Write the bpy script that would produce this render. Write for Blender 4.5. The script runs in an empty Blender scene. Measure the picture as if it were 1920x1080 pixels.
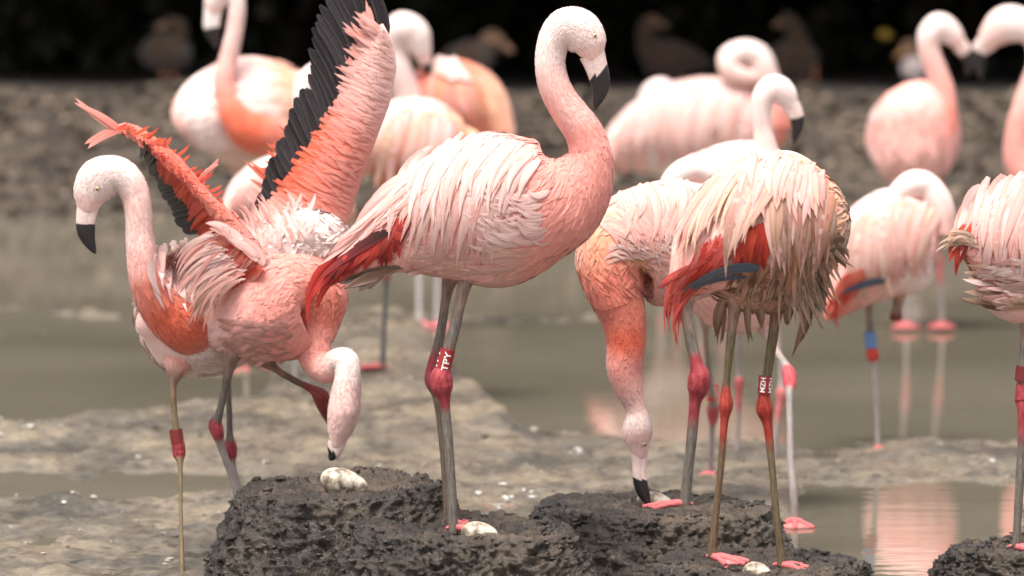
import bpy, bmesh, math, random
import numpy as np
from mathutils import Vector
from mathutils.bvhtree import BVHTree

random.seed(7); rng = np.random.default_rng(7)
scene = bpy.context.scene
col = scene.collection

# ------------------------------------------------------------------ camera, sky, sun, exposure
CAM_H, FPX, TAN = 1.48, 8800.0, 714.0 / 8800.0
PITCH = math.atan(TAN)
cam_d = bpy.data.cameras.new('camera'); cam = bpy.data.objects.new('camera', cam_d); col.objects.link(cam)
cam.location = (0, 0, CAM_H); cam.rotation_euler = (math.pi / 2 - PITCH, 0, 0)
cam_d.sensor_width = 36; cam_d.lens = FPX / 1920 * 36
cam_d.clip_start = 0.1; cam_d.clip_end = 3000
cam_d.dof.use_dof = True; cam_d.dof.focus_distance = 10.05; cam_d.dof.aperture_fstop = 3.2
scene.camera = cam

SUN_EL, SUN_AZ = 70.0, 150.0          # degrees; azimuth measured from straight ahead of the camera towards the left
world = bpy.data.worlds.new('World'); scene.world = world; world.use_nodes = True
nt = world.node_tree; bg = nt.nodes['Background']
sky = nt.nodes.new('ShaderNodeTexSky'); sky.sky_type = 'NISHITA'; sky.sun_disc = False
sky.sun_elevation = math.radians(SUN_EL); sky.sun_rotation = math.radians(-SUN_AZ)
sky.air_density = 1.0; sky.dust_density = 4.0; sky.ozone_density = 1.0
hs = nt.nodes.new('ShaderNodeHueSaturation'); hs.inputs['Saturation'].default_value = 0.3
nt.links.new(sky.outputs[0], hs.inputs['Color']); nt.links.new(hs.outputs[0], bg.inputs['Color'])
bg.inputs['Strength'].default_value = 0.15
sun_d = bpy.data.lights.new('sun', 'SUN'); sun = bpy.data.objects.new('sun', sun_d); col.objects.link(sun)
sun_d.energy = 2.7; sun_d.angle = math.radians(24); sun_d.color = (1.0, 0.93, 0.84)
e, a = math.radians(SUN_EL), math.radians(SUN_AZ)
sdir = Vector((-math.sin(a) * math.cos(e), math.cos(a) * math.cos(e), math.sin(e)))
sun.rotation_euler = sdir.to_track_quat('Z', 'Y').to_euler()
vs = scene.view_settings
vs.view_transform = 'Standard'; vs.look = 'None'; vs.gamma = 1.0; vs.exposure = 0.85; vs.use_curve_mapping = False
scene.cycles.max_bounces = 6; scene.cycles.use_denoising = True

# ------------------------------------------------------------------ measuring the place
FWD = np.array([0, math.cos(PITCH), -math.sin(PITCH)]); UPV = np.array([0, math.sin(PITCH), math.cos(PITCH)])
CAMP = np.array([0, 0, CAM_H])
def ray(px, py):
    return FWD + np.array([1.0, 0, 0]) * ((px - 960) / FPX) - UPV * ((py - 540) / FPX)
def P(px, py, D):
    r = ray(px, py); return CAMP + r * (D / r[1])
def G(px, py, z=0.0):
    r = ray(px, py); return CAMP + r * ((z - CAM_H) / r[2])
def proj(X, Y, Z):
    v = np.stack([X, Y, Z - CAM_H], -1); d = v @ FWD
    return 960 + FPX * v[..., 0] / d, 540 - FPX * (v @ UPV) / d

# ------------------------------------------------------------------ noise
def _h(ix, iy, iz, s):
    n = (ix * 374761393 + iy * 668265263 + iz * 2147483647 + s * 1274126177) & 0xffffffff
    n = ((n ^ (n >> 13)) * 1274126177) & 0xffffffff
    return ((n ^ (n >> 16)) & 0xffff) / 65535.0
def vnoise(p, s=0):
    p = np.asarray(p, float); i = np.floor(p).astype(np.int64); f = p - i; f = f * f * (3 - 2 * f); o = 0
    for dx in (0, 1):
        for dy in (0, 1):
            for dz in (0, 1):
                w = (f[..., 0] if dx else 1 - f[..., 0]) * (f[..., 1] if dy else 1 - f[..., 1]) * (f[..., 2] if dz else 1 - f[..., 2])
                o = o + w * _h(i[..., 0] + dx, i[..., 1] + dy, i[..., 2] + dz, s)
    return o * 2 - 1
def fbm(p, octaves=4, s=0, gain=0.5):
    p = np.asarray(p, float); o = 0; a = 1.0
    for k in range(octaves):
        o = o + a * vnoise(p * (2.03 ** k) + 17.3 * k, s + k); a *= gain
    return o
def cell(p, s=0):
    p = np.asarray(p, float); i = np.floor(p).astype(np.int64); best = np.full(p.shape[:-1], 9.0)
    for dx in (-1, 0, 1):
        for dy in (-1, 0, 1):
            for dz in (-1, 0, 1):
                a0, b0, c0 = i[..., 0] + dx, i[..., 1] + dy, i[..., 2] + dz
                q = np.stack([a0 + _h(a0, b0, c0, s), b0 + _h(a0, b0, c0, s + 1), c0 + _h(a0, b0, c0, s + 2)], -1)
                best = np.minimum(best, ((q - p) ** 2).sum(-1))
    return np.sqrt(best)
def sstep(a, b, x):
    t = np.clip((x - a) / (b - a), 0, 1); return t * t * (3 - 2 * t)

# ------------------------------------------------------------------ materials
def new_mat(name):
    m = bpy.data.materials.new(name); m.use_nodes = True
    return m, m.node_tree, m.node_tree.nodes['Principled BSDF']
def N(nt, typ, **kw):
    n = nt.nodes.new(typ)
    for k, v in kw.items():
        if k in n.inputs: n.inputs[k].default_value = v
        else: setattr(n, k, v)
    return n
def ramp(nt, src, stops):
    r = nt.nodes.new('ShaderNodeValToRGB'); el = r.color_ramp.elements
    while len(el) < len(stops): el.new(0.5)
    for e_, (p, c) in zip(el, stops): e_.position = p; e_.color = (*c, 1) if len(c) == 3 else c
    nt.links.new(src, r.inputs[0]); return r
def objcoord(nt, scale=(1, 1, 1)):
    tc = nt.nodes.new('ShaderNodeTexCoord'); mp = nt.nodes.new('ShaderNodeMapping'); mp.inputs['Scale'].default_value = scale
    nt.links.new(tc.outputs['Object'], mp.inputs[0]); return mp.outputs[0]

def plum_mat(name, rough=0.75, trans=0.0, streak=(6, 60), amt=0.18, bump=0.25, bscale=260, sheen=0.25):
    m, t, b = new_mat(name)
    at = N(t, 'ShaderNodeAttribute', attribute_name='Col')
    uv = t.nodes.new('ShaderNodeUVMap'); mp = t.nodes.new('ShaderNodeMapping'); mp.inputs['Scale'].default_value = (streak[0], streak[1], 1)
    t.links.new(uv.outputs[0], mp.inputs[0])
    ns = N(t, 'ShaderNodeTexNoise', Scale=1.0, Detail=4.0, Roughness=0.6); t.links.new(mp.outputs[0], ns.inputs['Vector'])
    mr = N(t, 'ShaderNodeMapRange'); mr.inputs[1].default_value = 0.25; mr.inputs[2].default_value = 0.75
    mr.inputs[3].default_value = 1 - amt; mr.inputs[4].default_value = 1 + amt * 0.7
    t.links.new(ns.outputs[0], mr.inputs[0])
    mx = N(t, 'ShaderNodeMix', data_type='RGBA', blend_type='MULTIPLY'); mx.inputs[0].default_value = 1.0
    t.links.new(at.outputs['Color'], mx.inputs[6]); t.links.new(mr.outputs[0], mx.inputs[7])
    # deeper streaks are a little redder
    gm = N(t, 'ShaderNodeGamma'); t.links.new(mx.outputs[2], gm.inputs[0])
    mr2 = N(t, 'ShaderNodeMapRange'); mr2.inputs[1].default_value = 0.3; mr2.inputs[2].default_value = 0.6; mr2.inputs[3].default_value = 1.22; mr2.inputs[4].default_value = 1.0
    t.links.new(ns.outputs[0], mr2.inputs[0]); t.links.new(mr2.outputs[0], gm.inputs[1])
    t.links.new(gm.outputs[0], b.inputs['Base Color'])
    b.inputs['Roughness'].default_value = rough; b.inputs['Specular IOR Level'].default_value = 0.2
    b.inputs['Sheen Weight'].default_value = sheen; b.inputs['Sheen Roughness'].default_value = 0.6
    n2 = N(t, 'ShaderNodeTexNoise', Scale=bscale, Detail=3.0); t.links.new(objcoord(t, (1, 1, 0.45)), n2.inputs['Vector'])
    ad = N(t, 'ShaderNodeMath', operation='ADD'); t.links.new(n2.outputs[0], ad.inputs[0]); t.links.new(ns.outputs[0], ad.inputs[1])
    bp = N(t, 'ShaderNodeBump', Strength=bump, Distance=0.004); t.links.new(ad.outputs[0], bp.inputs['Height']); t.links.new(bp.outputs[0], b.inputs['Normal'])
    if trans:
        tr = t.nodes.new('ShaderNodeBsdfTranslucent'); t.links.new(gm.outputs[0], tr.inputs[0])
        ms = t.nodes.new('ShaderNodeMixShader'); ms.inputs[0].default_value = trans
        t.links.new(b.outputs[0], ms.inputs[1]); t.links.new(tr.outputs[0], ms.inputs[2])
        t.links.new(ms.outputs[0], t.nodes['Material Output'].inputs['Surface'])
    return m
M_BODY = plum_mat('plumage_body', amt=0.06, streak=(30, 9), bump=0.22)
M_FEATHER = plum_mat('feather', trans=0.22, streak=(1.2, 9), amt=0.16, bump=0.35, bscale=500, sheen=0.1)
M_PLUME = plum_mat('contour_plumage', amt=0.06, streak=(1.0, 4), bump=0.2)
M_WET = plum_mat('wet_feather', rough=0.45, trans=0.1, streak=(1.5, 14), amt=0.3, bump=0.5, bscale=500, sheen=0.0)
M_LEG = plum_mat('leg_skin', rough=0.5, streak=(40, 8), amt=0.25, bump=0.5, bscale=420, sheen=0.0)
def plain(name, c, rough=0.5, spec=0.5, bump=0.0, bscale=200, metal=0.0):
    m, t, b = new_mat(name); b.inputs['Base Color'].default_value = (*c, 1); b.inputs['Roughness'].default_value = rough
    b.inputs['Specular IOR Level'].default_value = spec; b.inputs['Metallic'].default_value = metal
    if bump:
        n2 = N(t, 'ShaderNodeTexNoise', Scale=bscale, Detail=3.0); t.links.new(objcoord(t), n2.inputs['Vector'])
        bp = N(t, 'ShaderNodeBump', Strength=bump, Distance=0.003); t.links.new(n2.outputs[0], bp.inputs['Height']); t.links.new(bp.outputs[0], b.inputs['Normal'])
    return m
def vcol_mat(name, rough, spec=0.5, bump=0.0, bscale=200, amt=0.2, nscale=40):
    m, t, b = new_mat(name); at = N(t, 'ShaderNodeAttribute', attribute_name='Col')
    n2 = N(t, 'ShaderNodeTexNoise', Scale=nscale, Detail=5.0); v = objcoord(t); t.links.new(v, n2.inputs['Vector'])
    mr = N(t, 'ShaderNodeMapRange'); mr.inputs[1].default_value = 0.3; mr.inputs[2].default_value = 0.7; mr.inputs[3].default_value = 1 - amt; mr.inputs[4].default_value = 1 + amt
    t.links.new(n2.outputs[0], mr.inputs[0])
    mx = N(t, 'ShaderNodeMix', data_type='RGBA', blend_type='MULTIPLY'); mx.inputs[0].default_value = 1.0
    t.links.new(at.outputs['Color'], mx.inputs[6]); t.links.new(mr.outputs[0], mx.inputs[7]); t.links.new(mx.outputs[2], b.inputs['Base Color'])
    b.inputs['Roughness'].default_value = rough; b.inputs['Specular IOR Level'].default_value = spec
    if bump:
        n3 = N(t, 'ShaderNodeTexNoise', Scale=bscale, Detail=4.0); t.links.new(v, n3.inputs['Vector'])
        bp = N(t, 'ShaderNodeBump', Strength=bump, Distance=0.003); t.links.new(n3.outputs[0], bp.inputs['Height']); t.links.new(bp.outputs[0], b.inputs['Normal'])
    return m
M_BILL = vcol_mat('bill', 0.32, 0.5, 0.15, 300, 0.12, 120)
M_IRIS = plain('iris', (0.62, 0.5, 0.28), 0.15); M_PUPIL = plain('pupil', (0.01, 0.01, 0.01), 0.08)
M_LETTER = plain('white_lettering', (0.8, 0.8, 0.78), 0.5)

def mud_mat(name, c0, c1, c2, rough=(0.3, 0.65), bump=0.6, bs=60, spots=0.0, specks=0.0, vcol=False):
    m, t, b = new_mat(name); v = objcoord(t)
    n1 = N(t, 'ShaderNodeTexNoise', Scale=3.2, Detail=7.0, Roughness=0.62); t.links.new(v, n1.inputs['Vector'])
    n2 = N(t, 'ShaderNodeTexNoise', Scale=26.0, Detail=6.0, Roughness=0.65); t.links.new(v, n2.inputs['Vector'])
    ad = N(t, 'ShaderNodeMath', operation='MULTIPLY_ADD'); t.links.new(n2.outputs[0], ad.inputs[0]); ad.inputs[1].default_value = 0.55; t.links.new(n1.outputs[0], ad.inputs[2])
    r = ramp(t, ad.outputs[0], [(0.64, c0), (0.77, c1), (0.92, c2)]); out = r.outputs[0]
    if spots:
        n4 = N(t, 'ShaderNodeTexNoise', Scale=9.0, Detail=5.0, Roughness=0.7); t.links.new(v, n4.inputs['Vector'])
        r4 = ramp(t, n4.outputs[0], [(0.66, (0, 0, 0)), (0.73, (spots,) * 3)])
        mx = N(t, 'ShaderNodeMix', data_type='RGBA'); t.links.new(r4.outputs[0], mx.inputs[0]); t.links.new(out, mx.inputs[6]); mx.inputs[7].default_value = (0.62, 0.6, 0.55, 1); out = mx.outputs[2]
    if specks:
        vo = N(t, 'ShaderNodeTexVoronoi', Scale=55.0); t.links.new(v, vo.inputs['Vector'])
        r5 = ramp(t, vo.outputs['Color'], [(0.80, (0, 0, 0)), (0.9, (specks,) * 3)])
        mx = N(t, 'ShaderNodeMix', data_type='RGBA', blend_type='MULTIPLY'); t.links.new(r5.outputs[0], mx.inputs[0]); t.links.new(out, mx.inputs[6]); mx.inputs[7].default_value = (0.3, 0.27, 0.24, 1); out = mx.outputs[2]
    if vcol:
        at = N(t, 'ShaderNodeAttribute', attribute_name='Col'); mx = N(t, 'ShaderNodeMix', data_type='RGBA', blend_type='MULTIPLY'); mx.inputs[0].default_value = 1.0
        t.links.new(out, mx.inputs[6]); t.links.new(at.outputs['Color'], mx.inputs[7]); out = mx.outputs[2]
    t.links.new(out, b.inputs['Base Color'])
    rr = N(t, 'ShaderNodeMapRange'); rr.inputs[1].default_value = 0.3; rr.inputs[2].default_value = 0.7; rr.inputs[3].default_value = rough[0]; rr.inputs[4].default_value = rough[1]
    n5 = N(t, 'ShaderNodeTexNoise', Scale=7.0, Detail=5.0); t.links.new(v, n5.inputs['Vector']); t.links.new(n5.outputs[0], rr.inputs[0]); t.links.new(rr.outputs[0], b.inputs['Roughness'])
    n3 = N(t, 'ShaderNodeTexNoise', Scale=bs, Detail=7.0, Roughness=0.68); t.links.new(v, n3.inputs['Vector'])
    bp = N(t, 'ShaderNodeBump', Strength=bump, Distance=0.012); t.links.new(n3.outputs[0], bp.inputs['Height']); t.links.new(bp.outputs[0], b.inputs['Normal'])
    return m
M_MUD = mud_mat('wet_mud', (0.064, 0.053, 0.038), (0.138, 0.114, 0.083), (0.25, 0.197, 0.132), (0.06, 0.5), 1.0, 34, 0.4, 0.8)
M_NEST = mud_mat('nest_mud', (0.05, 0.038, 0.029), (0.10, 0.077, 0.059), (0.18, 0.138, 0.102), (0.06, 0.36), 0.7, 110, 0.0, 0.0, True)
M_BANK = mud_mat('bank_gravel', (0.022, 0.015, 0.011), (0.05, 0.036, 0.026), (0.10, 0.074, 0.054), (0.6, 0.9), 0.8, 40, 0.0, 0.8)

def water_mat():
    m, t, b = new_mat('muddy_water'); v = objcoord(t)
    n1 = N(t, 'ShaderNodeTexNoise', Scale=0.8, Detail=4.0); t.links.new(v, n1.inputs['Vector'])
    r = ramp(t, n1.outputs[0], [(0.35, (0.14, 0.122, 0.089)), (0.65, (0.185, 0.162, 0.122))]); t.links.new(r.outputs[0], b.inputs['Base Color'])
    b.inputs['Roughness'].default_value = 0.02; b.inputs['IOR'].default_value = 1.33
    mp = t.nodes.new('ShaderNodeMapping'); mp.inputs['Scale'].default_value = (2.2, 9.0, 1); t.links.new(v, mp.inputs[0])
    n2 = N(t, 'ShaderNodeTexNoise', Scale=1.6, Detail=3.0, Roughness=0.5); t.links.new(mp.outputs[0], n2.inputs['Vector'])
    bp = N(t, 'ShaderNodeBump', Strength=0.08, Distance=0.008); t.links.new(n2.outputs[0], bp.inputs['Height']); t.links.new(bp.outputs[0], b.inputs['Normal'])
    return m
M_WATER = water_mat()

# ------------------------------------------------------------------ mesh making
def mk(name, verts, faces, mat, parent=None, base=None, cols=None, uvs=None, smooth=True, kind=None, normals=None):
    verts = np.asarray(verts, float)
    if base is not None: verts = verts - base
    me = bpy.data.meshes.new(name); me.from_pydata(verts.tolist(), [], faces if isinstance(faces, list) else faces.tolist())
    if smooth: me.polygons.foreach_set('use_smooth', np.ones(len(me.polygons), bool))
    if cols is not None:
        at = me.color_attributes.new('Col', 'FLOAT_COLOR', 'POINT')
        c4 = np.ones((len(verts), 4), np.float32); c4[:, :3] = np.clip(cols, 0, 1); at.data.foreach_set('color', c4.ravel())
    if uvs is not None:
        ul = me.uv_layers.new(name='UVMap'); idx = np.empty(len(me.loops), np.int32); me.loops.foreach_get('vertex_index', idx)
        ul.data.foreach_set('uv', np.asarray(uvs, np.float32)[idx].ravel())
    me.materials.append(mat); me.update()
    if normals is not None: me.normals_split_custom_set_from_vertices(np.asarray(normals, np.float32).tolist())
    o = bpy.data.objects.new(name, me); col.objects.link(o)
    if parent is not None: o.parent = parent
    elif base is not None: o.location = base
    if kind: o['kind'] = kind
    return o
class Acc:
    """collects geometry for one mesh"""
    def __init__(s): s.v = []; s.f = []; s.c = []; s.u = []; s.n = 0; s.nr = []
    def add(s, v, f, c, u=None, nr=None):
        v = np.asarray(v, float); s.v.append(v); s.f += [[i + s.n for i in q] for q in f]
        s.c.append(np.broadcast_to(np.asarray(c, float), (len(v), 3))); s.u.append(np.zeros((len(v), 2)) if u is None else u); s.n += len(v)
        if nr is not None: s.nr.append(nr)
    def build(s, name, mat, parent=None, base=None, kind=None):
        return mk(name, np.concatenate(s.v), s.f, mat, parent, base, np.concatenate(s.c), np.concatenate(s.u), True, kind, np.concatenate(s.nr) if s.nr and sum(map(len, s.nr)) == s.n else None)
def struct(o): o['kind'] = 'structure'; return o
def tag(o, label, cat, group=None):
    o['label'] = label; o['category'] = cat
    if group: o['group'] = group
    return o
def empty(name, loc):
    o = bpy.data.objects.new(name, None); col.objects.link(o); o.location = loc; o.empty_display_size = 0.1; return o

def catmull(pts, nseg):
    pts = np.asarray(pts, float); n = len(pts); out = []; par = []
    q = np.vstack([2 * pts[0] - pts[1], pts, 2 * pts[-1] - pts[-2]])
    for i in range(n - 1):
        p0, p1, p2, p3 = q[i:i + 4]
        for k in range(nseg):
            t = k / nseg
            out.append(0.5 * (2 * p1 + (p2 - p0) * t + (2 * p0 - 5 * p1 + 4 * p2 - p3) * t * t + (3 * p1 - p0 - 3 * p2 + p3) * t ** 3)); par.append(i + t)
    out.append(pts[-1]); par.append(n - 1.0)
    return np.array(out), np.array(par)
YAX = np.array([0, 1.0, 0])
def nrm(v): return v / (np.linalg.norm(v, axis=-1, keepdims=True) + 1e-12)

class Loft: pass
def loft(points, D0, s=1, nseg=7, nside=24, k=1.0, wob=0.0, seed=0, sharp=False):
    """points: (px, py, radius px, depth offset m, colour[, depth ratio]); a tube of elliptic rings in the world"""
    W = np.array([P(p[0], p[1], D0 + p[3]) for p in points]); R = np.array([p[2] * (D0 + p[3]) / FPX for p in points])
    C = np.array([p[4] for p in points]); K = np.array([(p[5] if len(p) > 5 else k) for p in points])
    pos, par = catmull(W, nseg); i = np.clip(par.astype(int), 0, len(points) - 2); f = (par - i)
    rr, _ = catmull(np.stack([R, K], -1), nseg); lo = np.minimum(R[i], R[i + 1]); hi = np.maximum(R[i], R[i + 1])
    r = np.clip(rr[:, 0], lo * 0.97, hi * 1.03); kk = K[i] * (1 - f) + K[i + 1] * f
    fs = (sstep(0.22, 0.78, f) if sharp else f * f * (3 - 2 * f))[:, None]; cc = C[i] * (1 - fs) + C[i + 1] * fs
    T = nrm(np.gradient(pos, axis=0)); B = nrm(YAX - T * (T @ YAX)[:, None]); Nn = s * np.cross(T, B)
    a = np.linspace(0, 2 * np.pi, nside, endpoint=False)
    V = pos[:, None] + Nn[:, None] * (r[:, None] * np.cos(a))[..., None] + B[:, None] * ((r * kk)[:, None] * np.sin(a))[..., None]
    if wob:
        nn = nrm(V - pos[:, None]); V = V + nn * (fbm(V * 9 + seed, 3, seed) * wob)[..., None]
    L = Loft(); m = len(pos); L.pos, L.T, L.B, L.N, L.r, L.rb, L.c, L.a, L.V, L.par, L.s = pos, T, B, Nn, r, r * kk, cc, a, V, par, s
    verts = np.concatenate([V.reshape(-1, 3), pos[:1], pos[-1:]])
    faces = []
    for j in range(m - 1):
        for q in range(nside):
            q2 = (q + 1) % nside; faces.append([j * nside + q, j * nside + q2, (j + 1) * nside + q2, (j + 1) * nside + q])
    for q in range(nside):
        q2 = (q + 1) % nside; faces.append([m * nside, q2, q]); faces.append([m * nside + 1, (m - 1) * nside + q, (m - 1) * nside + q2])
    ln = np.concatenate([[0], np.cumsum(np.linalg.norm(np.diff(pos, axis=0), axis=1))])
    fold = np.minimum(a, 2 * np.pi - a) / np.pi
    uv = np.stack(np.broadcast_arrays(ln[:, None], fold[None] ), -1).reshape(-1, 2)
    L.verts, L.faces = verts, faces; L.cols = np.concatenate([np.repeat(cc, nside, 0), cc[:1], cc[-1:]]); L.uv = np.concatenate([uv, uv[:1], uv[-1:]])
    return L

def feather_mesh(path, nor, w, c0, c1, ce, prof=(0.55, 0.75), arch=0.04):
    """one feather: path (n,3), normals (n,3), half width w; c0 root, c1 tip, ce edge colour"""
    path = np.asarray(path); n = len(path); t = np.linspace(0, 1, n); T = nrm(np.gradient(path, axis=0)); S = nrm(np.cross(T, nor))
    pk = prof[0] / (prof[0] + prof[1]); pm = (pk ** prof[0]) * ((1 - pk) ** prof[1])
    wd = w * ((t + 0.02) ** prof[0]) * ((1.001 - t) ** prof[1]) / pm; wd[0] = max(wd[0], w * 0.35)
    v = []; c = []; u = []; nr = []
    for x, ed in ((-1, 0.75), (-0.55, 0.12), (0, 0), (0.55, 0.0), (1, 0.4)):
        nr.append(nrm(nor + S * x * 0.14 + T * 0.04))
        v.append(path + S * (wd * x)[:, None] - nor * (wd * arch * x * x)[:, None])
        cc = np.asarray(c0)[None] * (1 - t[:, None]) + np.asarray(c1)[None] * t[:, None]; c.append(cc * (1 - ed) + np.asarray(ce)[None] * ed)
        u.append(np.stack([t, np.full(n, x * 0.5 + 0.5)], -1))
    f = [[a * n + j, (a + 1) * n + j, (a + 1) * n + j + 1, a * n + j + 1] for a in range(4) for j in range(n - 1)]
    off = rng.random() * 40
    return np.concatenate(v), f, np.concatenate(c), np.concatenate(u) + off, np.concatenate(nr)

# ------------------------------------------------------------------ colours (base colours, linear)
WH = (0.84, 0.67, 0.63); PW = (0.82, 0.55, 0.50); PP = (0.80, 0.435, 0.385); PK = (0.78, 0.325, 0.275); SA = (0.76, 0.235, 0.17)
CO = (0.72, 0.145, 0.075); RD = (0.55, 0.055, 0.04); DR = (0.28, 0.03, 0.03); BK = (0.016, 0.013, 0.014); CR = (0.77, 0.53, 0.41)
PEA = (0.76, 0.37, 0.24); GR = (0.19, 0.165, 0.14); GB = (0.16, 0.12, 0.07); KN = (0.36, 0.065, 0.075); FT = (0.60, 0.17, 0.17); PAL = (0.36, 0.315, 0.295)
BR = (0.17, 0.095, 0.06); TN = (0.42, 0.27, 0.19); GYB = (0.3, 0.22, 0.18); BLU = (0.10, 0.12, 0.16)
def mixc(a_, b_, t): return tuple(np.asarray(a_) * (1 - t) + np.asarray(b_) * t)

# ------------------------------------------------------------------ flamingo builder
class Bird: pass
def leg_pts(pts, knee_i, c_up, c_lo, knee=KN, sc=0.79, thigh=(0.78, 0.42, 0.35)):
    out = []
    for i, p in enumerate(pts):
        c = c_up if i < knee_i[0] else (knee if i <= knee_i[1] else c_lo)
        if i == 0: c = thigh
        if i == 1: c = mixc(thigh, c_up, 0.8)
        out.append((p[0], p[1], p[2] * (1 if i == 0 else (1.06 if knee_i[0] < i < knee_i[1] or (knee_i[1] - knee_i[0] < 2 and knee_i[0] <= i <= knee_i[1]) else sc)), p[3], c))
    return out
def foot_geo(acc, base, ang, size, c=FT, spread=0.55, pitch=0.0, side=(1, 0, 0)):
    """three webbed toes and a small hind toe, flat on the ground"""
    base = np.asarray(base); tips = []
    for d in (-spread, 0, spread):
        v = np.array([math.cos(ang + d), math.sin(ang + d), 0]); ln = size * (1.0 if d == 0 else 0.88)
        tips.append(base + v * ln + np.array([0, 0, -0.004]))
    def tube(a_, b_, r0, r1):
        n = 6; ax = nrm(b_ - a_); s1 = nrm(np.cross(ax, [0, 0, 1.0])); s2 = np.cross(ax, s1); v = []; m = 5
        for i in range(m):
            t = i / (m - 1); r = r0 * (1 - t) + r1 * t; bump_ = 1 + 0.2 * math.sin(t * 9)
            p = a_ * (1 - t) + b_ * t + np.array([0, 0, 0.35 * r0 * math.sin(t * math.pi)])
            for q in range(n):
                a1 = 2 * math.pi * q / n; v.append(p + s1 * math.cos(a1) * r * bump_ + s2 * math.sin(a1) * r * bump_)
        f = [[i * n + q, i * n + (q + 1) % n, (i + 1) * n + (q + 1) % n, (i + 1) * n + q] for i in range(m - 1) for q in range(n)]
        f.append(list(range(n))); f.append([(m - 1) * n + q for q in range(n)][::-1]); acc.add(v, f, c)
    b2 = base + np.array([0, 0, 0.006])
    for tp in tips: tube(b2, tp, 0.0085, 0.005)
    tube(b2, base - np.array([math.cos(ang), math.sin(ang), 0]) * size * 0.2 + np.array([0, 0, 0.004]), 0.006, 0.003)
    for i in (0, 1):                                          # webs: thin closed wedges between the toes
        a_, b_ = tips[i], tips[i + 1]; m = (a_ + b_) / 2 * 0.82 + base * 0.18; h = np.array([0, 0, 0.0025])
        q = [b2, a_ * 0.93 + base * 0.07, m, b_ * 0.93 + base * 0.07]
        v = [p + h for p in q] + [p - h for p in q]
        acc.add(v, [[0, 1, 2, 3], [7, 6, 5, 4], [0, 4, 5, 1], [1, 5, 6, 2], [2, 6, 7, 3], [3, 7, 4, 0]], mixc(c, (0.7, 0.35, 0.33), 0.4))

def add_bill(b, pts, black, slant=0.0, base_col=(0.74, 0.56, 0.51), line=True):
    """bent bill of two mandibles; black: spine parameter where the dark tip begins"""
    acc = Acc()
    for off, sc, end in ((0.22, 0.82, 1.0), (-0.36, 0.66, 0.93)):
        L = loft([(p[0], p[1], p[2], p[3], (1, 1, 1), p[4] if len(p) > 4 else 0.62) for p in pts], b.D, b.s, 26, 36)
        m = len(L.pos); ce = L.pos + L.N * (L.r * off)[:, None]; V = ce[:, None] + (L.V - L.pos[:, None]) * sc
        if end < 1: V = V[: int(m * end)]; m = len(V)
        par = L.par[:m, None] + slant * np.cos(L.a)[None] + (0.04 if off < 0 else 0)
        t = sstep(black - 0.05, black + 0.05, par)[..., None]; c = np.asarray(base_col) * (1 - t) + np.asarray(BK) * t
        edge = sstep(black - 0.9, black - 0.1, par)[..., None] * (1 - t); c = c * (1 - 0.12 * edge)
        ns = V.shape[1]; f = [[j * ns + q, j * ns + (q + 1) % ns, (j + 1) * ns + (q + 1) % ns, (j + 1) * ns + q] for j in range(m - 1) for q in range(ns)]
        f.append([(m - 1) * ns + q for q in range(ns)])
        acc.add(V.reshape(-1, 3), f, c.reshape(-1, 3))
    acc.build('bill', M_BILL, b.root, b.base)

def sphere_geo(c, r, nu=10, nv=14, axis=None, sx=1.0):
    v = []; f = []
    for i in range(nu + 1):
        th = math.pi * i / nu
        for j in range(nv):
            ph = 2 * math.pi * j / nv; v.append((math.sin(th) * math.cos(ph), math.sin(th) * math.sin(ph), math.cos(th)))
    for i in range(nu):
        for j in range(nv): f.append([i * nv + j, i * nv + (j + 1) % nv, (i + 1) * nv + (j + 1) % nv, (i + 1) * nv + j])
    return np.array(v) * r + np.asarray(c), f
def add_eye(b, px, py, r=6):
    h = b.hit(px, py)
    if h is None: return
    p, n = h; rm = r * p[1] / FPX
    v, f = sphere_geo(p - n * rm * 0.35, rm); ey = mk('eye', v, f, M_IRIS, b.root, b.base)
    v, f = sphere_geo(p + n * rm * 0.3, rm * 0.5); mk('pupil', v, f, M_PUPIL, ey, b.base)
    a_ = np.cross(n, [0, 0, 1.0]); a_ = nrm(a_); c_ = np.cross(n, a_); vv = []; ff = []; m = 16; q = 6
    for i in range(m):
        an = 2 * math.pi * i / m; d = a_ * math.cos(an) * 1.25 + c_ * math.sin(an) * 0.95
        for j in range(q):
            an2 = 2 * math.pi * j / q; vv.append(p - n * rm * 0.1 + d * rm * (1 + 0.25 * math.cos(an2)) + n * rm * 0.25 * math.sin(an2))
    for i in range(m):
        for j in range(q): ff.append([i * q + j, i * q + (j + 1) % q, ((i + 1) % m) * q + (j + 1) % q, ((i + 1) % m) * q + j])
    mk('eyelid', vv, ff, plain_skin, ey, b.base)
plain_skin = plain('eyelid_skin', (0.66, 0.42, 0.37), 0.6, 0.3)

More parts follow.
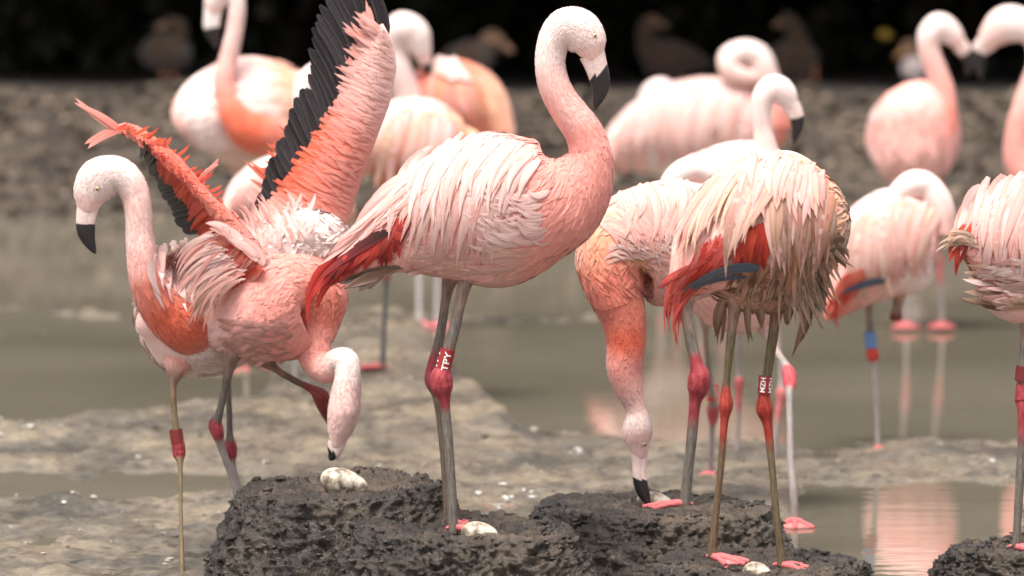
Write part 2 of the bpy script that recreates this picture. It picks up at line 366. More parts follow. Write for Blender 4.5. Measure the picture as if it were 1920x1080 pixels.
def bird(name, D, s, lofts, legs=(), feet=(), label='', group=None, base_px=None, base_z=0.0, mat=None, nside=26, base_D=None):
    b = Bird(); b.D, b.s = D, s
    bp = base_px or (lofts[0][len(lofts[0]) // 2][0],)
    b.base = P(bp[0], 500, base_D or D); b.base[2] = base_z
    b.root = empty(name, b.base); tag(b.root, label, 'flamingo', group)
    acc = Acc(); b.L = []; bv = []; bf = []; n0 = 0
    for i, lp in enumerate(lofts):
        L = loft(lp, D, s, 8, nside, 1.0, 0.0025, i); b.L.append(L); acc.add(L.verts, L.faces, L.cols, L.uv)
        bv += [Vector(v) for v in L.verts]; bf += [[q + n0 for q in f] for f in L.faces]; n0 += len(L.verts)
    b.bvh = BVHTree.FromPolygons(bv, bf)
    body = acc.build('body', mat or M_BODY, b.root, b.base)
    la = Acc()
    for lp in legs:
        L = loft(lp, D, 1, 9, 12, 1.0, 0.0009, 3, True); la.add(L.verts, L.faces, L.cols, L.uv)
    for f in feet: foot_geo(la, *f)
    if la.n:                                                  # legs belong to the same body mesh, with their own skin
        me = body.data; nb = len(me.polygons); bpy.data.meshes.remove(me)
        tot = Acc(); tot.v, tot.f, tot.c, tot.u, tot.n = acc.v + la.v, acc.f + [[i + acc.n for i in q] for q in la.f], acc.c + la.c, acc.u + la.u, acc.n + la.n
        body = tot.build('body', mat or M_BODY, b.root, b.base); body.data.materials.append(M_LEG)
        mi = np.zeros(len(body.data.polygons), np.int32); mi[nb:] = 1; body.data.polygons.foreach_set('material_index', mi)
    b.body = body; b.stuff = Acc(); b.loose = Acc()
    def hit(px, py):
        r = ray(px, py); r = r / np.linalg.norm(r); l, n, i, d = b.bvh.ray_cast(Vector(CAMP), Vector(r), 60)
        if l is None: return None
        n = np.array(n); l = np.array(l)
        if n @ r > 0: n = -n
        return l, n
    b.hit = hit
    return b

def polyline(pts, s):
    pts = np.asarray(pts, float); d = np.concatenate([[0], np.cumsum(np.linalg.norm(np.diff(pts[:, :2], axis=0), axis=1))]); d /= d[-1]
    return np.array([np.interp(s, d, pts[:, k]) for k in range(pts.shape[1])])
def one_feather(b, path_px, w_px, c0, c1, ce, lift=(0.003, 0.010), own=False, D=None, prof=(0.45, 0.7), name='feather', mat=None, n=9, parent=None, dz=None, free=0.0, acc=None):
    """a feather laid over the body along a line measured in the picture; off the body it keeps its depth"""
    s = np.linspace(0, 1, n); pp = np.array([polyline(path_px, q) for q in s])
    if len(path_px) == 3:                                     # three points: bend smoothly
        a_, m, c = [np.asarray(q, float) for q in path_px]; m2 = 2 * m - (a_ + c) / 2
        pp = np.array([(1 - q) ** 2 * a_ + 2 * q * (1 - q) * m2 + q * q * c for q in s])
    pts = []; nors = []; last = None
    for i, q in enumerate(s):
        h = b.hit(pp[i, 0], pp[i, 1]) if D is None else None
        lf = lift[0] + (lift[1] - lift[0]) * q
        if h is not None:
            d = h[0][1]; last = (d, h[1]) ; nn = h[1]
        elif D is not None: d = D + (dz[0] + (dz[1] - dz[0]) * q if dz else 0); nn = np.array([0, -1.0, 0.15])
        elif last: d, nn = last; nn = nrm(nn * 0.6 + np.array([0, -0.6, 0.1])); last = (d + 0.002, nn)
        else: d, nn = b.D, np.array([0, -1.0, 0.2])
        pts.append([d - lf * 1.0, pp[i, 0], pp[i, 1]]); nors.append(nn)
    pts = np.array(pts); dd = pts[:, 0].copy()
    for _ in range(2): dd[1:-1] = np.minimum(dd[1:-1], (dd[:-2] + dd[2:]) / 2 + 0.002)
    path = np.array([P(x, y, d) for d, x, y in zip(dd, pts[:, 1], pts[:, 2])])
    nors = np.array(nors); nors[1:-1] = (nors[:-2] + nors[1:-1] + nors[2:]) / 3
    T = nrm(np.gradient(path, axis=0)); nors = nrm(nors - T * (nors * T).sum(-1)[:, None])
    g = feather_mesh(path, nors, w_px * dd.mean() / FPX, c0, c1, ce, prof)
    if own: return mk(name, g[0], g[1], mat or M_FEATHER, parent or b.root, b.base, g[2], g[3], normals=g[4])
    (acc or b.loose).add(*g)
def drape(b, A, B, n, w, c0s, c1s, ces, lift=(0.003, 0.010), own=False, bend=0.0, jit=(8, 10), D=None, order=1, prof=(0.45, 0.7), mat=None, dz=None, parent=None, acc=None, wj=0.3, ns=9, lj=0.25):
    for i in range(n):
        s = (i + 0.5 + 0.6 * (random.random() - 0.5)) / n
        if order < 0: s = 1 - s
        a_ = polyline(A, s)[:2] + (rng.random(2) - 0.5) * jit[0]; c = polyline(B, s)[:2] + (rng.random(2) - 0.5) * jit[1] * 2
        c = a_ + (c - a_) * (1 - lj + 1.3 * lj * random.random())
        d = c - a_; m = (a_ + c) / 2 + np.array([-d[1], d[0]]) * (bend + 0.08 * (random.random() - 0.5))
        c0, c1, ce = random.choice(c0s), random.choice(c1s), random.choice(ces); k = 0.9 + 0.2 * random.random(); ex = 0.004 * random.random()
        one_feather(b, [a_, m, c], w * (1 - wj / 2 + wj * random.random()), np.array(c0) * k, np.array(c1) * k, ce, (lift[0] + ex, lift[1] + ex), own, D, prof, mat=mat, dz=dz, parent=parent, acc=acc, n=ns)

def plumage(b, li, u0, u1, n, length=0.045, width=0.007, lift=0.004, tint=0.10, grav=0.35, tipc=None, acc=None, vlim=None, jitter=0.25, nj=0.07):
    """many small contour feathers spread over one loft, pointing tailwards and a little down"""
    L = b.L[li]; m = len(L.pos); lo = np.searchsorted(L.par, u0); hi = np.searchsorted(L.par, u1)
    area = L.r[lo:hi] + L.rb[lo:hi]; cdf = np.cumsum(area) / area.sum(); iu = lo + np.searchsorted(cdf, rng.random(n)); iu = np.clip(iu, 1, m - 2)
    v = rng.random(n) * 2 * np.pi; ca, sa = np.cos(v), np.sin(v)
    p = L.pos[iu] + L.N[iu] * (L.r[iu] * ca)[:, None] + L.B[iu] * (L.rb[iu] * sa)[:, None]
    nn = nrm(L.N[iu] * (ca / L.r[iu])[:, None] + L.B[iu] * (sa / L.rb[iu])[:, None])
    d = -L.T[iu] + np.array([0, 0, -1.0]) * grav + rng.normal(size=(n, 3)) * jitter; d = nrm(d - nn * (d * nn).sum(-1)[:, None])
    ln = length * (0.6 + 0.8 * rng.random(n)); R = 1 / (np.sqrt((d @ np.array([0, 0, 1.0])) ** 2 + 0.15) / np.minimum(L.r[iu], L.rb[iu]))
    wv = np.cross(nn, d) * (width * (0.6 + 0.8 * rng.random(n)))[:, None]
    t = np.array([0, 0.35, 0.7, 1.0]); wp = np.array([0.5, 1.0, 0.75, 0.06]); V = []
    for tt, ww in zip(t, wp):
        c = p + d * (ln * tt)[:, None] + nn * (lift * 0.45 * (0.2 + tt * rng.random(n)) - np.minimum((ln * tt) ** 2 / (2 * R), 0.6 * ln * tt))[:, None]
        hh = 0.0008 + lift * 0.5 * tt * rng.random(n)
        for i_ in range(n):
            l_, n_, _, d_ = b.bvh.find_nearest(Vector(c[i_]))
            n_ = np.array(n_); n_ = n_ if n_ @ nn[i_] > 0 else -n_
            c[i_] = np.array(l_) + n_ * hh[i_]; nn[i_] = nrm(nn[i_] + n_) if tt == 0 else nn[i_]
        V += [c - wv * ww, c + nn * (0.0008) * (1 - tt), c + wv * ww]
    V = np.stack(V, 1); base = L.c[iu] * (1 + 0.6 * tint * rng.normal(size=n))[:, None]; k = rng.random((n, 1)) * 0.5
    base = base * (1 - k) + np.asarray(tipc if tipc is not None else base * [1.05, 1.08, 1.08]) * k if tipc is not None else base
    C = np.repeat(base[:, None], 12, 1); C[:, [0, 2, 3, 5]] *= 0.97
    q = np.array([[0, 1, 4, 3], [1, 2, 5, 4], [3, 4, 7, 6], [4, 5, 8, 7], [6, 7, 10, 9], [7, 8, 11, 10]])[:, ::-1]
    F = (np.arange(n)[:, None, None] * 12 + q[None]).reshape(-1, 4)
    uv = np.tile(np.stack([np.repeat(t, 3), np.tile([0, .5, 1], 4)], -1)[None], (n, 1, 1)) + rng.random((n, 1, 2)) * 30
    NR = np.repeat(nrm(nn + rng.normal(size=nn.shape) * nj)[:, None], 12, 1)
    (acc or b.stuff).add(V.reshape(-1, 3), F.tolist(), C.reshape(-1, 3), uv.reshape(-1, 2), NR.reshape(-1, 3))
def finish(b, name='plumage', mat=None):
    if b.stuff.n: b.stuff.build(name, mat or M_PLUME, b.root, b.base, kind='stuff')
    if b.loose.n: b.loose.build('loose_feathers', mat or M_FEATHER, b.root, b.base, kind='stuff')

M_BANDS = {}
def band(b, p0, p1, r, colr, text=None, doff=0.0, tcol=None, flip=1, size=0.62, rep=3, face=0.0):
    """plastic leg ring with wrapped lettering; p0 top, p1 bottom in the picture"""
    D = b.D + doff; A, Bm = P(*p0, D), P(*p1, D); ax = nrm(A - Bm); hgt = np.linalg.norm(A - Bm); R = r * D / FPX
    vx = nrm(np.cross(ax, YAX)); vy = np.cross(vx, ax)       # vy points away from or to the camera
    if vy[1] > 0: vy = -vy
    n = 40; v = []; f = []
    prof = [(0.0, 0.86), (0.0, 1.0), (1.0, 1.0), (1.0, 0.86)]
    for (h, k) in prof:
        for i in range(n):
            a_ = 2 * math.pi * i / n; v.append(Bm + ax * hgt * h + (vx * math.cos(a_) + vy * math.sin(a_)) * R * k)
    for j in range(4):
        for i in range(n): f.append([j * n + i, j * n + (i + 1) % n, ((j + 1) % 4) * n + (i + 1) % n, ((j + 1) % 4) * n + i])
    key = tuple(colr)
    if key not in M_BANDS: M_BANDS[key] = plain('band_plastic', colr, 0.35, 0.5)
    bo = mk('leg_band', v, f, M_BANDS[key], b.root, b.base, smooth=False)
    if text:
        cu = bpy.data.curves.new('txt', 'FONT'); cu.body = text; cu.size = 1.0; cu.resolution_u = 3; cu.offset = 0.018
        to = bpy.data.objects.new('txt', cu); col.objects.link(to); dg = bpy.context.evaluated_depsgraph_get(); dg.update()
        me = bpy.data.meshes.new_from_object(to.evaluated_get(dg)); bmt = bmesh.new(); bmt.from_mesh(me); bmesh.ops.triangulate(bmt, faces=bmt.faces); bmesh.ops.subdivide_edges(bmt, edges=[e_ for e_ in bmt.edges if e_.calc_length() > 0.12], cuts=3, use_grid_fill=True); bmesh.ops.triangulate(bmt, faces=bmt.faces); bmt.to_mesh(me); bmt.free(); vv = np.array([q.co[:] for q in me.vertices]); ff = [list(q.vertices) for q in me.polygons]
        bpy.data.objects.remove(to); mn, mxx = vv.min(0), vv.max(0); vv = (vv - mn) / (mxx - mn).max()
        hx = (mxx - mn)[0] / (mxx - mn).max(); sc = hgt * 0.86 / hx; wy = (mxx - mn)[1] / (mxx - mn).max() * sc
        if wy > size * 1.6 * R: ky = size * 1.6 * R / wy
        else: ky = 1.0
        tv = []; tf = []
        for k in range(rep):
            th0 = math.pi / 2 + face + k * 2 * math.pi / rep
            x = hgt * 0.07 + vv[:, 0] * sc; y = vv[:, 1] * sc * ky - wy * ky / 2
            # text runs up the leg, letter tops to the picture's left
            th = th0 + y / R * (1 if np.dot(vx, [1, 0, 0]) > 0 else -1)
            q = Bm + ax[None] * x[:, None] + (vx[None] * np.cos(th)[:, None] + vy[None] * np.sin(th)[:, None]) * (R * 1.03)
            tf += [[i + len(tv) for i in g] for g in ff]; tv += q.tolist()
        mk('lettering', tv, tf, M_LETTER if tcol is None else plain('lettering', tcol, 0.5), bo, b.base, smooth=False)
    return bo

# ================================================================== THE SETTING
def uneven(a_, b_, n, c0, c1, dense):
    """coordinates from a_ to b_, dense between c0 and c1"""
    inner = np.linspace(c0, c1, dense); k = (np.linspace(0, 1, n) ** 3)
    return np.unique(np.concatenate([c0 - (c0 - a_) * k, inner, c1 + (b_ - c1) * k]))
gx = uneven(-150, 150, 16, -2.1, 2.1, 300); gy = uneven(-60, 400, 16, 8.9, 19.0, 420)
gy = np.unique(np.concatenate([gy[gy < 19.0], np.linspace(19, 28, 60), gy[gy > 28]]))
GX, GY = np.meshgrid(gx, gy); QX, QY = proj(GX, GY, np.zeros_like(GX)); ok = GY > 5
QX = np.where(ok, QX, 960); QY = np.where(ok, QY, 2000)
pn = np.stack([GX, GY, np.zeros_like(GX)], -1)
wob = fbm(pn * [2.2, 1.1, 1], 4, 3) * 26
def zone(x0, x1, y0, y1, sx=40, sy=14):                      # a soft patch of ground measured as seen from the path
    X = QX + wob * 1.6; Y = QY + wob * 0.6
    return sstep(x0 - sx, x0 + sx, X) * (1 - sstep(x1 - sx, x1 + sx, X)) * sstep(y0 - sy, y0 + sy, Y) * (1 - sstep(y1 - sy, y1 + sy, Y))
mud = sstep(800, 845, QY + wob * 0.6)                         # the flat the birds breed on
mud = np.maximum(mud, sstep(1000, 1200, QX * 0 + QY))
# mud spit with the old mound
edge_r = np.interp(QY, [560, 590, 650, 730, 800, 860, 900], [640, 700, 790, 860, 930, 1010, 1400])
edge_l = np.interp(QY, [560, 600, 680, 740, 790, 830], [600, 580, 540, 520, 480, -200])
spit = sstep(-22, 22, edge_r - QX + wob * 0.8) * sstep(-30, 30, QX - edge_l + wob) * sstep(575, 600, QY)
mud = np.maximum(mud, spit)
mud = np.maximum(mud * 1.0, zone(-900, 1160, 588, 600, 50, 6) * 0.88)
mud = np.maximum(mud, zone(-600, 420, 624, 645, 120, 7) * 0.62)
mud = np.maximum(mud, zone(120, 480, 684, 700, 90, 6) * 0.60)
mud = np.maximum(mud, zone(1560, 2600, 596, 622, 60, 5) * 0.6)
mud = np.maximum(mud, zone(1720, 2300, 798, 806, 60, 4) * 0.55)
far_shore = sstep(0.0, 1.0, (GY - 22.3) / 0.5)
pud = zone(1475, 1890, 905, 1110, 50, 22); mud = mud * (1 - pud)
pud2 = zone(-50, 520, 880, 925, 120, 20) * 0.42; mud = mud * (1 - pud2)
mud = np.where(QY < 575, 0, mud)
GZ = -0.05 + mud * 0.064 + spit * (1 - sstep(820, 900, QY)) * (0.03 + 0.035 * sstep(560, 700, QY) * (1 - sstep(760, 850, QY)))
g0 = G(650, 680); GZ = GZ + 0.06 * np.exp(-((GX - g0[0]) / 0.36) ** 2 - ((GY - g0[1]) / 1.0) ** 2) - 0.006 * sstep(980, 1060, QY)
GZ = GZ + (fbm(pn * 4.5, 4, 11) * 0.014 + fbm(pn * [22, 16, 1], 3, 23) * 0.008) * (0.25 + 0.75 * np.clip(mud, 0, 1)) * np.where(GY < 21, 1, 0.3)
# gravel bank and the shaded terrace behind it
bank = np.clip((GY - 22.4) / 1.75, 0, 1); crest = 0.55 + 0.02 * fbm(pn * [1.3, 0, 1], 3, 5)
GZ = np.where(GY > 22.0, np.maximum(GZ, -0.05 + (bank ** 0.85) * (crest + 0.05) + fbm(pn * 4, 4, 31) * 0.012), GZ)
GZ = np.where((GY < 8.5) | (np.abs(GX) > 5), np.where(GY > 22, GZ, np.maximum(GZ, 0.0) + 0.0), GZ)
ny, nx = GX.shape
idx = np.arange(ny * nx).reshape(ny, nx)
gf = np.stack([idx[:-1, :-1], idx[:-1, 1:], idx[1:, 1:], idx[1:, :-1]], -1).reshape(-1, 4)
ground = struct(mk('ground', np.stack([GX, GY, GZ], -1).reshape(-1, 3), gf, M_MUD))
ground.data.materials.append(M_BANK)
M_SOIL = mud_mat('shade_dark_soil', (0.012, 0.009, 0.007), (0.026, 0.019, 0.015), (0.045, 0.034, 0.026), (0.6, 0.9), 0.8, 30)  # soil coloured very dark so the terrace shade is partly in its colour
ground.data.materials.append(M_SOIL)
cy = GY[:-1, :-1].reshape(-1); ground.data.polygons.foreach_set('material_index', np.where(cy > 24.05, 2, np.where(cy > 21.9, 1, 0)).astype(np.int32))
def ground_z(x, y):
    j = int(np.clip(np.searchsorted(gx, x), 1, nx - 1)); i = int(np.clip(np.searchsorted(gy, y), 1, ny - 1)); return float(GZ[i - 1:i + 1, j - 1:j + 1].mean())
wx = [-40, -2.6, 2.6, 40]; wy = [9.2, 15, 22.9]
wv = [(x, y, 0.0) for y in wy for x in wx]; wf = [[r * 4 + c, r * 4 + c + 1, (r + 1) * 4 + c + 1, (r + 1) * 4 + c] for r in range(2) for c in range(3)]
struct(mk('water', wv, wf, M_WATER, smooth=False))

def lump_geo(n, pos, size, flat=0.6, seed=1):
    """n small angular lumps, 14 vertices each"""
    r = np.random.default_rng(seed)
    d = [(0, 0, 1), (0, 0, -1)] + [(math.cos(a_) * math.cos(e_), math.sin(a_) * math.cos(e_), math.sin(e_)) for e_ in (0.5, -0.5) for a_ in np.linspace(0, 2 * math.pi, 6, endpoint=False)]
    d = np.array(d); V = d[None] * (0.65 + 0.7 * r.random((n, 14, 1))); V = V * (0.6 + 0.8 * r.random((n, 1, 3))) * np.array([1, 1, flat]); a_ = r.random(n) * 6.28
    c, s = np.cos(a_)[:, None], np.sin(a_)[:, None]; X = V[..., 0] * c - V[..., 1] * s; Y = V[..., 0] * s + V[..., 1] * c
    V = np.stack([X, Y, V[..., 2]], -1) * np.asarray(size).reshape(-1, 1, 1) + pos[:, None]
    f = []
    for i in range(6):
        j = (i + 1) % 6; f += [[0, 2 + i, 2 + j], [1, 8 + j, 8 + i], [2 + i, 8 + i, 8 + j], [2 + i, 8 + j, 2 + j]]
    F = (np.arange(n)[:, None, None] * 14 + np.array(f)[None]).reshape(-1, 3)
    return V.reshape(-1, 3), F
# pebbles of the bank
n = 5200; r = np.random.default_rng(5); bx = (r.random(n) - 0.5) * 7.2; by = 22.35 + r.random(n) * 1.75
bz = np.array([ground_z(x, y) for x, y in zip(bx, by)]); sz = 0.010 + 0.032 * r.random(n) ** 3
v, f = lump_geo(n, np.stack([bx, by, bz + sz * 0.25], -1), sz, 0.7, 6)
tone = r.random((n, 1)) ** 2.2; cc = np.array([[0.024, 0.017, 0.012]]) * (1 - tone) + np.array([[0.27, 0.205, 0.15]]) * tone
M_PEB = vcol_mat('pebbles', 0.7, 0.3)
o = mk('bank_pebbles', v, f, M_PEB, cols=np.repeat(cc, 14, 0), kind='stuff', smooth=False); o['label'] = 'grey-brown pebbles covering the sloping bank behind the pool'; o['category'] = 'pebbles'
# debris on the mud flat and along the thin bar
n = 1500; r = np.random.default_rng(9); pxs = r.random(n) * 2300 - 190; pys = np.where(r.random(n) < 0.25, 588 + r.random(n) * 20, 640 + 430 * r.random(n) ** 0.8)
pts = np.array([G(x, y) for x, y in zip(pxs, pys)]); gz = np.array([ground_z(x, y) for x, y, _ in pts]); keep = gz > 0.004
pts[:, 2] = gz; pts = pts[keep]; n = len(pts); sz = 0.003 + 0.007 * r.random(n) ** 3; pts[:, 2] += sz * 0.2
v, f = lump_geo(n, pts, sz, 0.5, 10); tone = r.random((n, 1)) ** 1.6; cc = np.array([[0.05, 0.042, 0.034]]) * (1 - tone) + np.array([[0.42, 0.38, 0.32]]) * tone
o = mk('mud_crumbs', v, f, M_PEB, cols=np.repeat(cc, 14, 0), kind='stuff', smooth=False); o['label'] = 'small mud crumbs and grit strewn over the wet mud flat'; o['category'] = 'mud crumbs'

# ------------------------------------------------------------------ mud nests
def nest(px, py_top, D, rad_top, rad_bot, label, seed, sx=1.0, dip=0.02, tilt=0.0, lean=0.0):
    c = P(px, py_top, D); zt = c[2]; nr, na = 130, 260
    t = np.linspace(0, 1, nr)
    # profile: dished top, rounded rim, steep uneven side
    R = np.where(t < 0.42, t / 0.42 * rad_top, rad_top + (rad_bot - rad_top) * ((t - 0.42) / 0.58) ** 1.1)
    q = np.clip((t - 0.42) / 0.58, 0, 1); z0 = -0.06
    Z = np.where(t < 0.42, zt - dip * (1 - sstep(0.1, 0.40, t)), zt - (zt - z0) * (q ** 1.35))
    an = np.linspace(0, 2 * math.pi, na, endpoint=False); RR, AA = np.meshgrid(R, an, indexing='ij'); ZZ = np.repeat(Z[:, None], na, 1)
    lob = 1 + 0.09 * fbm(np.stack([np.cos(AA) * 1.3, np.sin(AA) * 1.3, np.full_like(AA, seed)], -1), 3, seed)
    X = c[0] + np.cos(AA) * RR * lob * sx + lean * (zt - ZZ); Y = D + np.sin(AA) * RR * lob; ZZ = ZZ + tilt * (X - c[0])
    pt = np.stack([X, Y, ZZ], -1); du = np.gradient(pt, axis=0); dv = np.roll(pt, -1, 1) - np.roll(pt, 1, 1); nn = nrm(np.cross(du, dv)); nn *= np.sign(nn[..., 2:3] + 1e-6) * 1.0
    nn = np.where(t[:, None, None] < 0.03, np.array([0, 0, 1.0]), nn)
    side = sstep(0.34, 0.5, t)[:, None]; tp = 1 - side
    warp = pt + 0.022 * np.stack([fbm(pt * 22, 3, 70), fbm(pt * 22, 3, 71), fbm(pt * 22, 3, 72)], -1)
    l1 = 0.55 - cell(warp * 26, seed); l2 = 0.55 - cell(warp * 62, seed + 5); l3 = 0.5 - cell(warp * 120, seed + 8)
    disp = fbm(pt * 6, 3, seed) * 0.014 + l1 * 0.02 * (0.4 + 0.6 * side) + l2 * 0.011 * (0.55 + 0.45 * side) + l3 * 0.004 + (0.5 - np.abs(fbm(warp * 34, 4, seed + 2, 0.6))) * 0.02 + fbm(pt * 90, 3, 3) * 0.004
    disp = disp * sstep(0, 0.12, t)[:, None] * 0.9
    pt = pt + nn * disp[..., None]; V = pt.reshape(-1, 3)
    base = np.array([c[0], D, 0.0]); i2 = np.arange(nr * na).reshape(nr, na); nx_ = np.roll(i2, -1, 1)
    F = np.stack([i2[:-1], nx_[:-1], nx_[1:], i2[1:]], -1).reshape(-1, 4)[:, ::-1]
    root = empty('mud_nest', base); tag(root, label, 'nest', 'mud nests on the flat')
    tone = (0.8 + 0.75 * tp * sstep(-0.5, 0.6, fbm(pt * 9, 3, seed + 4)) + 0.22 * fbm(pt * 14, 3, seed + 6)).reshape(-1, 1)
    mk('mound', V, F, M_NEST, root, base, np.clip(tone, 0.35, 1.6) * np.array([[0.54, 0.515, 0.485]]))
    r = np.random.default_rng(seed); k = 900; ii = r.integers(int(nr * 0.30), nr - 4, k); jj = r.integers(0, na, k)
    sz = 0.003 + 0.010 * r.random(k) ** 3
    v, f = lump_geo(k, pt[ii, jj] + nn[ii, jj] * (sz * 0.1)[:, None], sz, 0.45, seed + 1)
    mk('mud_clods', v, f, M_NEST, root, base, np.full((len(v), 3), 0.44), kind='stuff', smooth=True)
    root_top = zt; return lambda x, y: float(V[np.argmin((V[:, 0] - x) ** 2 + (V[:, 1] - y) ** 2 - V[:, 2] * 1e-4)][2])
N1 = nest(632, 914, 10.24, 0.22, 0.345, 'tall dark mud nest with a whole egg lying dirty on its broad top', 3, 1.0, 0.02, 0.02)
N2 = nest(880, 994, 9.90, 0.225, 0.33, 'dark mud nest under the flamingo whose red band reads TPY', 8, 1.0, 0.016, -0.03)
N3 = nest(1226, 955, 10.40, 0.225, 0.325, 'dark crumbly mud nest that a bowing flamingo pecks at', 13, 1.04, 0.012, -0.01)
N4 = nest(1415, 1062, 9.66, 0.20, 0.30, 'low mud nest under the wet bedraggled flamingo', 21, 1.0, 0.012, 0.0)
N5 = nest(1945, 1030, 10.15, 0.17, 0.25, 'dark mud nest at the puddle edge under a pink-footed single leg', 27, 1.0, 0.01, 0.0)
M_EGG, tt, bb = new_mat('egg_shell'); vv_ = objcoord(tt)
n1 = N(tt, 'ShaderNodeTexNoise', Scale=38.0, Detail=6.0, Roughness=0.65); tt.links.new(vv_, n1.inputs['Vector'])
rr_ = ramp(tt, n1.outputs[0], [(0.40, (0.14, 0.105, 0.075)), (0.49, (0.4, 0.33, 0.25)), (0.62, (0.66, 0.59, 0.49))]); tt.links.new(rr_.outputs[0], bb.inputs['Base Color']); bb.inputs['Roughness'].default_value = 0.55
def egg(px, py, D, lx, ly, ang, label):
    c = P(px, py, D); a_ = lx * D / FPX; b_ = ly * D / FPX; v, f = sphere_geo((0, 0, 0), 1.0, 20, 28); v = v.copy()
    z = v[:, 2].copy(); k = 1 - 0.13 * z; v = np.stack([z * a_, v[:, 1] * k * b_, v[:, 0] * k * b_], -1)
    ca, sa = math.cos(ang), math.sin(ang); v = np.stack([v[:, 0] * ca + v[:, 2] * sa, v[:, 1], -v[:, 0] * sa + v[:, 2] * ca], -1)
    o = mk('egg', v + c, f, M_EGG, None, c); tag(o, label, 'egg', 'eggs in the nests')
egg(645, 905, 10.26, 46, 26, 0.25, 'whole white egg with mud smears lying proud on the tallest nest')
egg(899, 1000, 9.88, 35, 22, 0.1, 'cream egg half hidden in the nest at the TPY flamingo\'s feet')
egg(1228, 944, 10.53, 36, 22, 0.15, 'pale egg under the black bill of the bowing flamingo')
egg(1420, 1074, 9.55, 28, 20, 0.2, 'muddy tan egg between the feet of the bedraggled flamingo')

# white droppings splashed on the flat
r = np.random.default_rng(77); dp = []
for (x, y, k, sp) in ((938, 942, 9, 22), (1000, 930, 5, 26), (20, 835, 8, 24), (1090, 852, 4, 16), (700, 765, 4, 40), (150, 935, 4, 60), (1840, 880, 5, 50)):
    for q in range(k): dp.append(G(x + r.normal() * sp, y + r.normal() * sp * 0.3))
dp = np.array(dp); dp[:, 2] = [max(0.003, ground_z(x, y) + 0.003) for x, y, _ in dp]
v, f = lump_geo(len(dp), dp, 0.004 + 0.010 * r.random(len(dp)) ** 2, 0.25, 78)
o = mk('droppings', v, f, M_PEB, cols=np.full((len(v), 3), 0.68) * [1, 0.97, 0.9], kind='stuff'); o['label'] = 'white bird droppings splashed on the wet mud'; o['category'] = 'droppings'

# ------------------------------------------------------------------ evergreen shrubs added to block sky light and shade the terrace
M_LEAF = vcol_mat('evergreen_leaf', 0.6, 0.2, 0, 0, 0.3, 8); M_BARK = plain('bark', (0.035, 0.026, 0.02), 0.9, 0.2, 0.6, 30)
def shrub(cx, cy_, label, seed, w=2.6):
    r = np.random.default_rng(seed); base = np.array([cx, cy_, 0.5]); root = empty('added_shade_shrub', base); tag(root, label, 'shrub', 'evergreen shrubs added for shade behind the bank')
    ta = Acc()
    for k in range(6):
        a_ = r.random() * 6.28; p = base + [0.12 * math.cos(a_), 0.12 * math.sin(a_), -0.1]; pts = [p]
        tgt = base + np.array([(r.random() - 0.5) * w, -1.5 + 2.0 * r.random(), 1.6 + 1.6 * r.random()])
        for q in np.linspace(0.25, 1, 4): pts.append(p * (1 - q) + tgt * q + (r.random(3) - 0.5) * 0.15)
        pts, _ = catmull(pts, 4); T = nrm(np.gradient(pts, axis=0)); B = nrm(np.cross(T, [0.3, 1, 0.1])); Nn = np.cross(T, B); rad = np.linspace(0.06, 0.015, len(pts)); an = np.linspace(0, 6.283, 7, endpoint=False)
        V = pts[:, None] + (Nn[:, None] * np.cos(an)[None, :, None] + B[:, None] * np.sin(an)[None, :, None]) * rad[:, None, None]
        ta.add(V.reshape(-1, 3), [[j * 7 + q, j * 7 + (q + 1) % 7, (j + 1) * 7 + (q + 1) % 7, (j + 1) * 7 + q] for j in range(len(pts) - 1) for q in range(7)], (0.03, 0.022, 0.017))
    ta.build('trunk', M_BARK, root, base)
    n = 15000; ncl = 60  # added crown, dense and overhanging to keep sky light off the terrace
    cl = np.stack([(r.random(ncl) - 0.5) * w, -2.3 + 3.2 * r.random(ncl), np.zeros(ncl)], -1)
    lowz = np.where(cl[:, 1] < -0.2, 0.95 - 0.0 * cl[:, 1], -0.1); cl[:, 2] = lowz + r.random(ncl) * (4.6 - lowz) * r.random(ncl) ** 0.4
    k = r.integers(0, ncl, n); p = base + cl[k] + r.normal(size=(n, 3)) * np.array([0.26, 0.24, 0.2])
    ax = nrm(r.normal(size=(n, 3)) + [0, -0.5, -0.3]); sd = nrm(np.cross(ax, r.normal(size=(n, 3)))); ln = (0.09 + 0.10 * r.random((n, 1))); wd = ln * 0.4; up = np.cross(ax, sd) * ln * 0.12
    V = np.stack([p, p + ax * ln * 0.5 - sd * wd + up, p + ax * ln, p + ax * ln * 0.5 + sd * wd + up], 1).reshape(-1, 3)
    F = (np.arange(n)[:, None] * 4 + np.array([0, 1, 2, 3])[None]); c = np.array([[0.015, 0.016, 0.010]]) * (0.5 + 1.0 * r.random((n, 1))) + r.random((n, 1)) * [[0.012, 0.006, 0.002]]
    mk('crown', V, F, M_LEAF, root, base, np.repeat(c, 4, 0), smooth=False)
    return root, base
for i, (sx_, sy_) in enumerate([(-3.4, 26.6), (-1.4, 26.9), (0.6, 26.6), (2.6, 26.9), (4.5, 26.6), (-2.4, 28.3), (1.6, 28.4), (3.7, 28.3), (-0.4, 28.4), (-4.4, 28.6), (5.6, 28.6), (-1.5, 29.9), (0.6, 30.0), (2.7, 29.9), (-3.6, 30.0), (4.8, 30.0), (-5.4, 27.2), (6.5, 27.2)]):
    rt = shrub(sx_, sy_, 'dense near-black evergreen shrub added to shade the terrace behind the ducks', 40 + i)
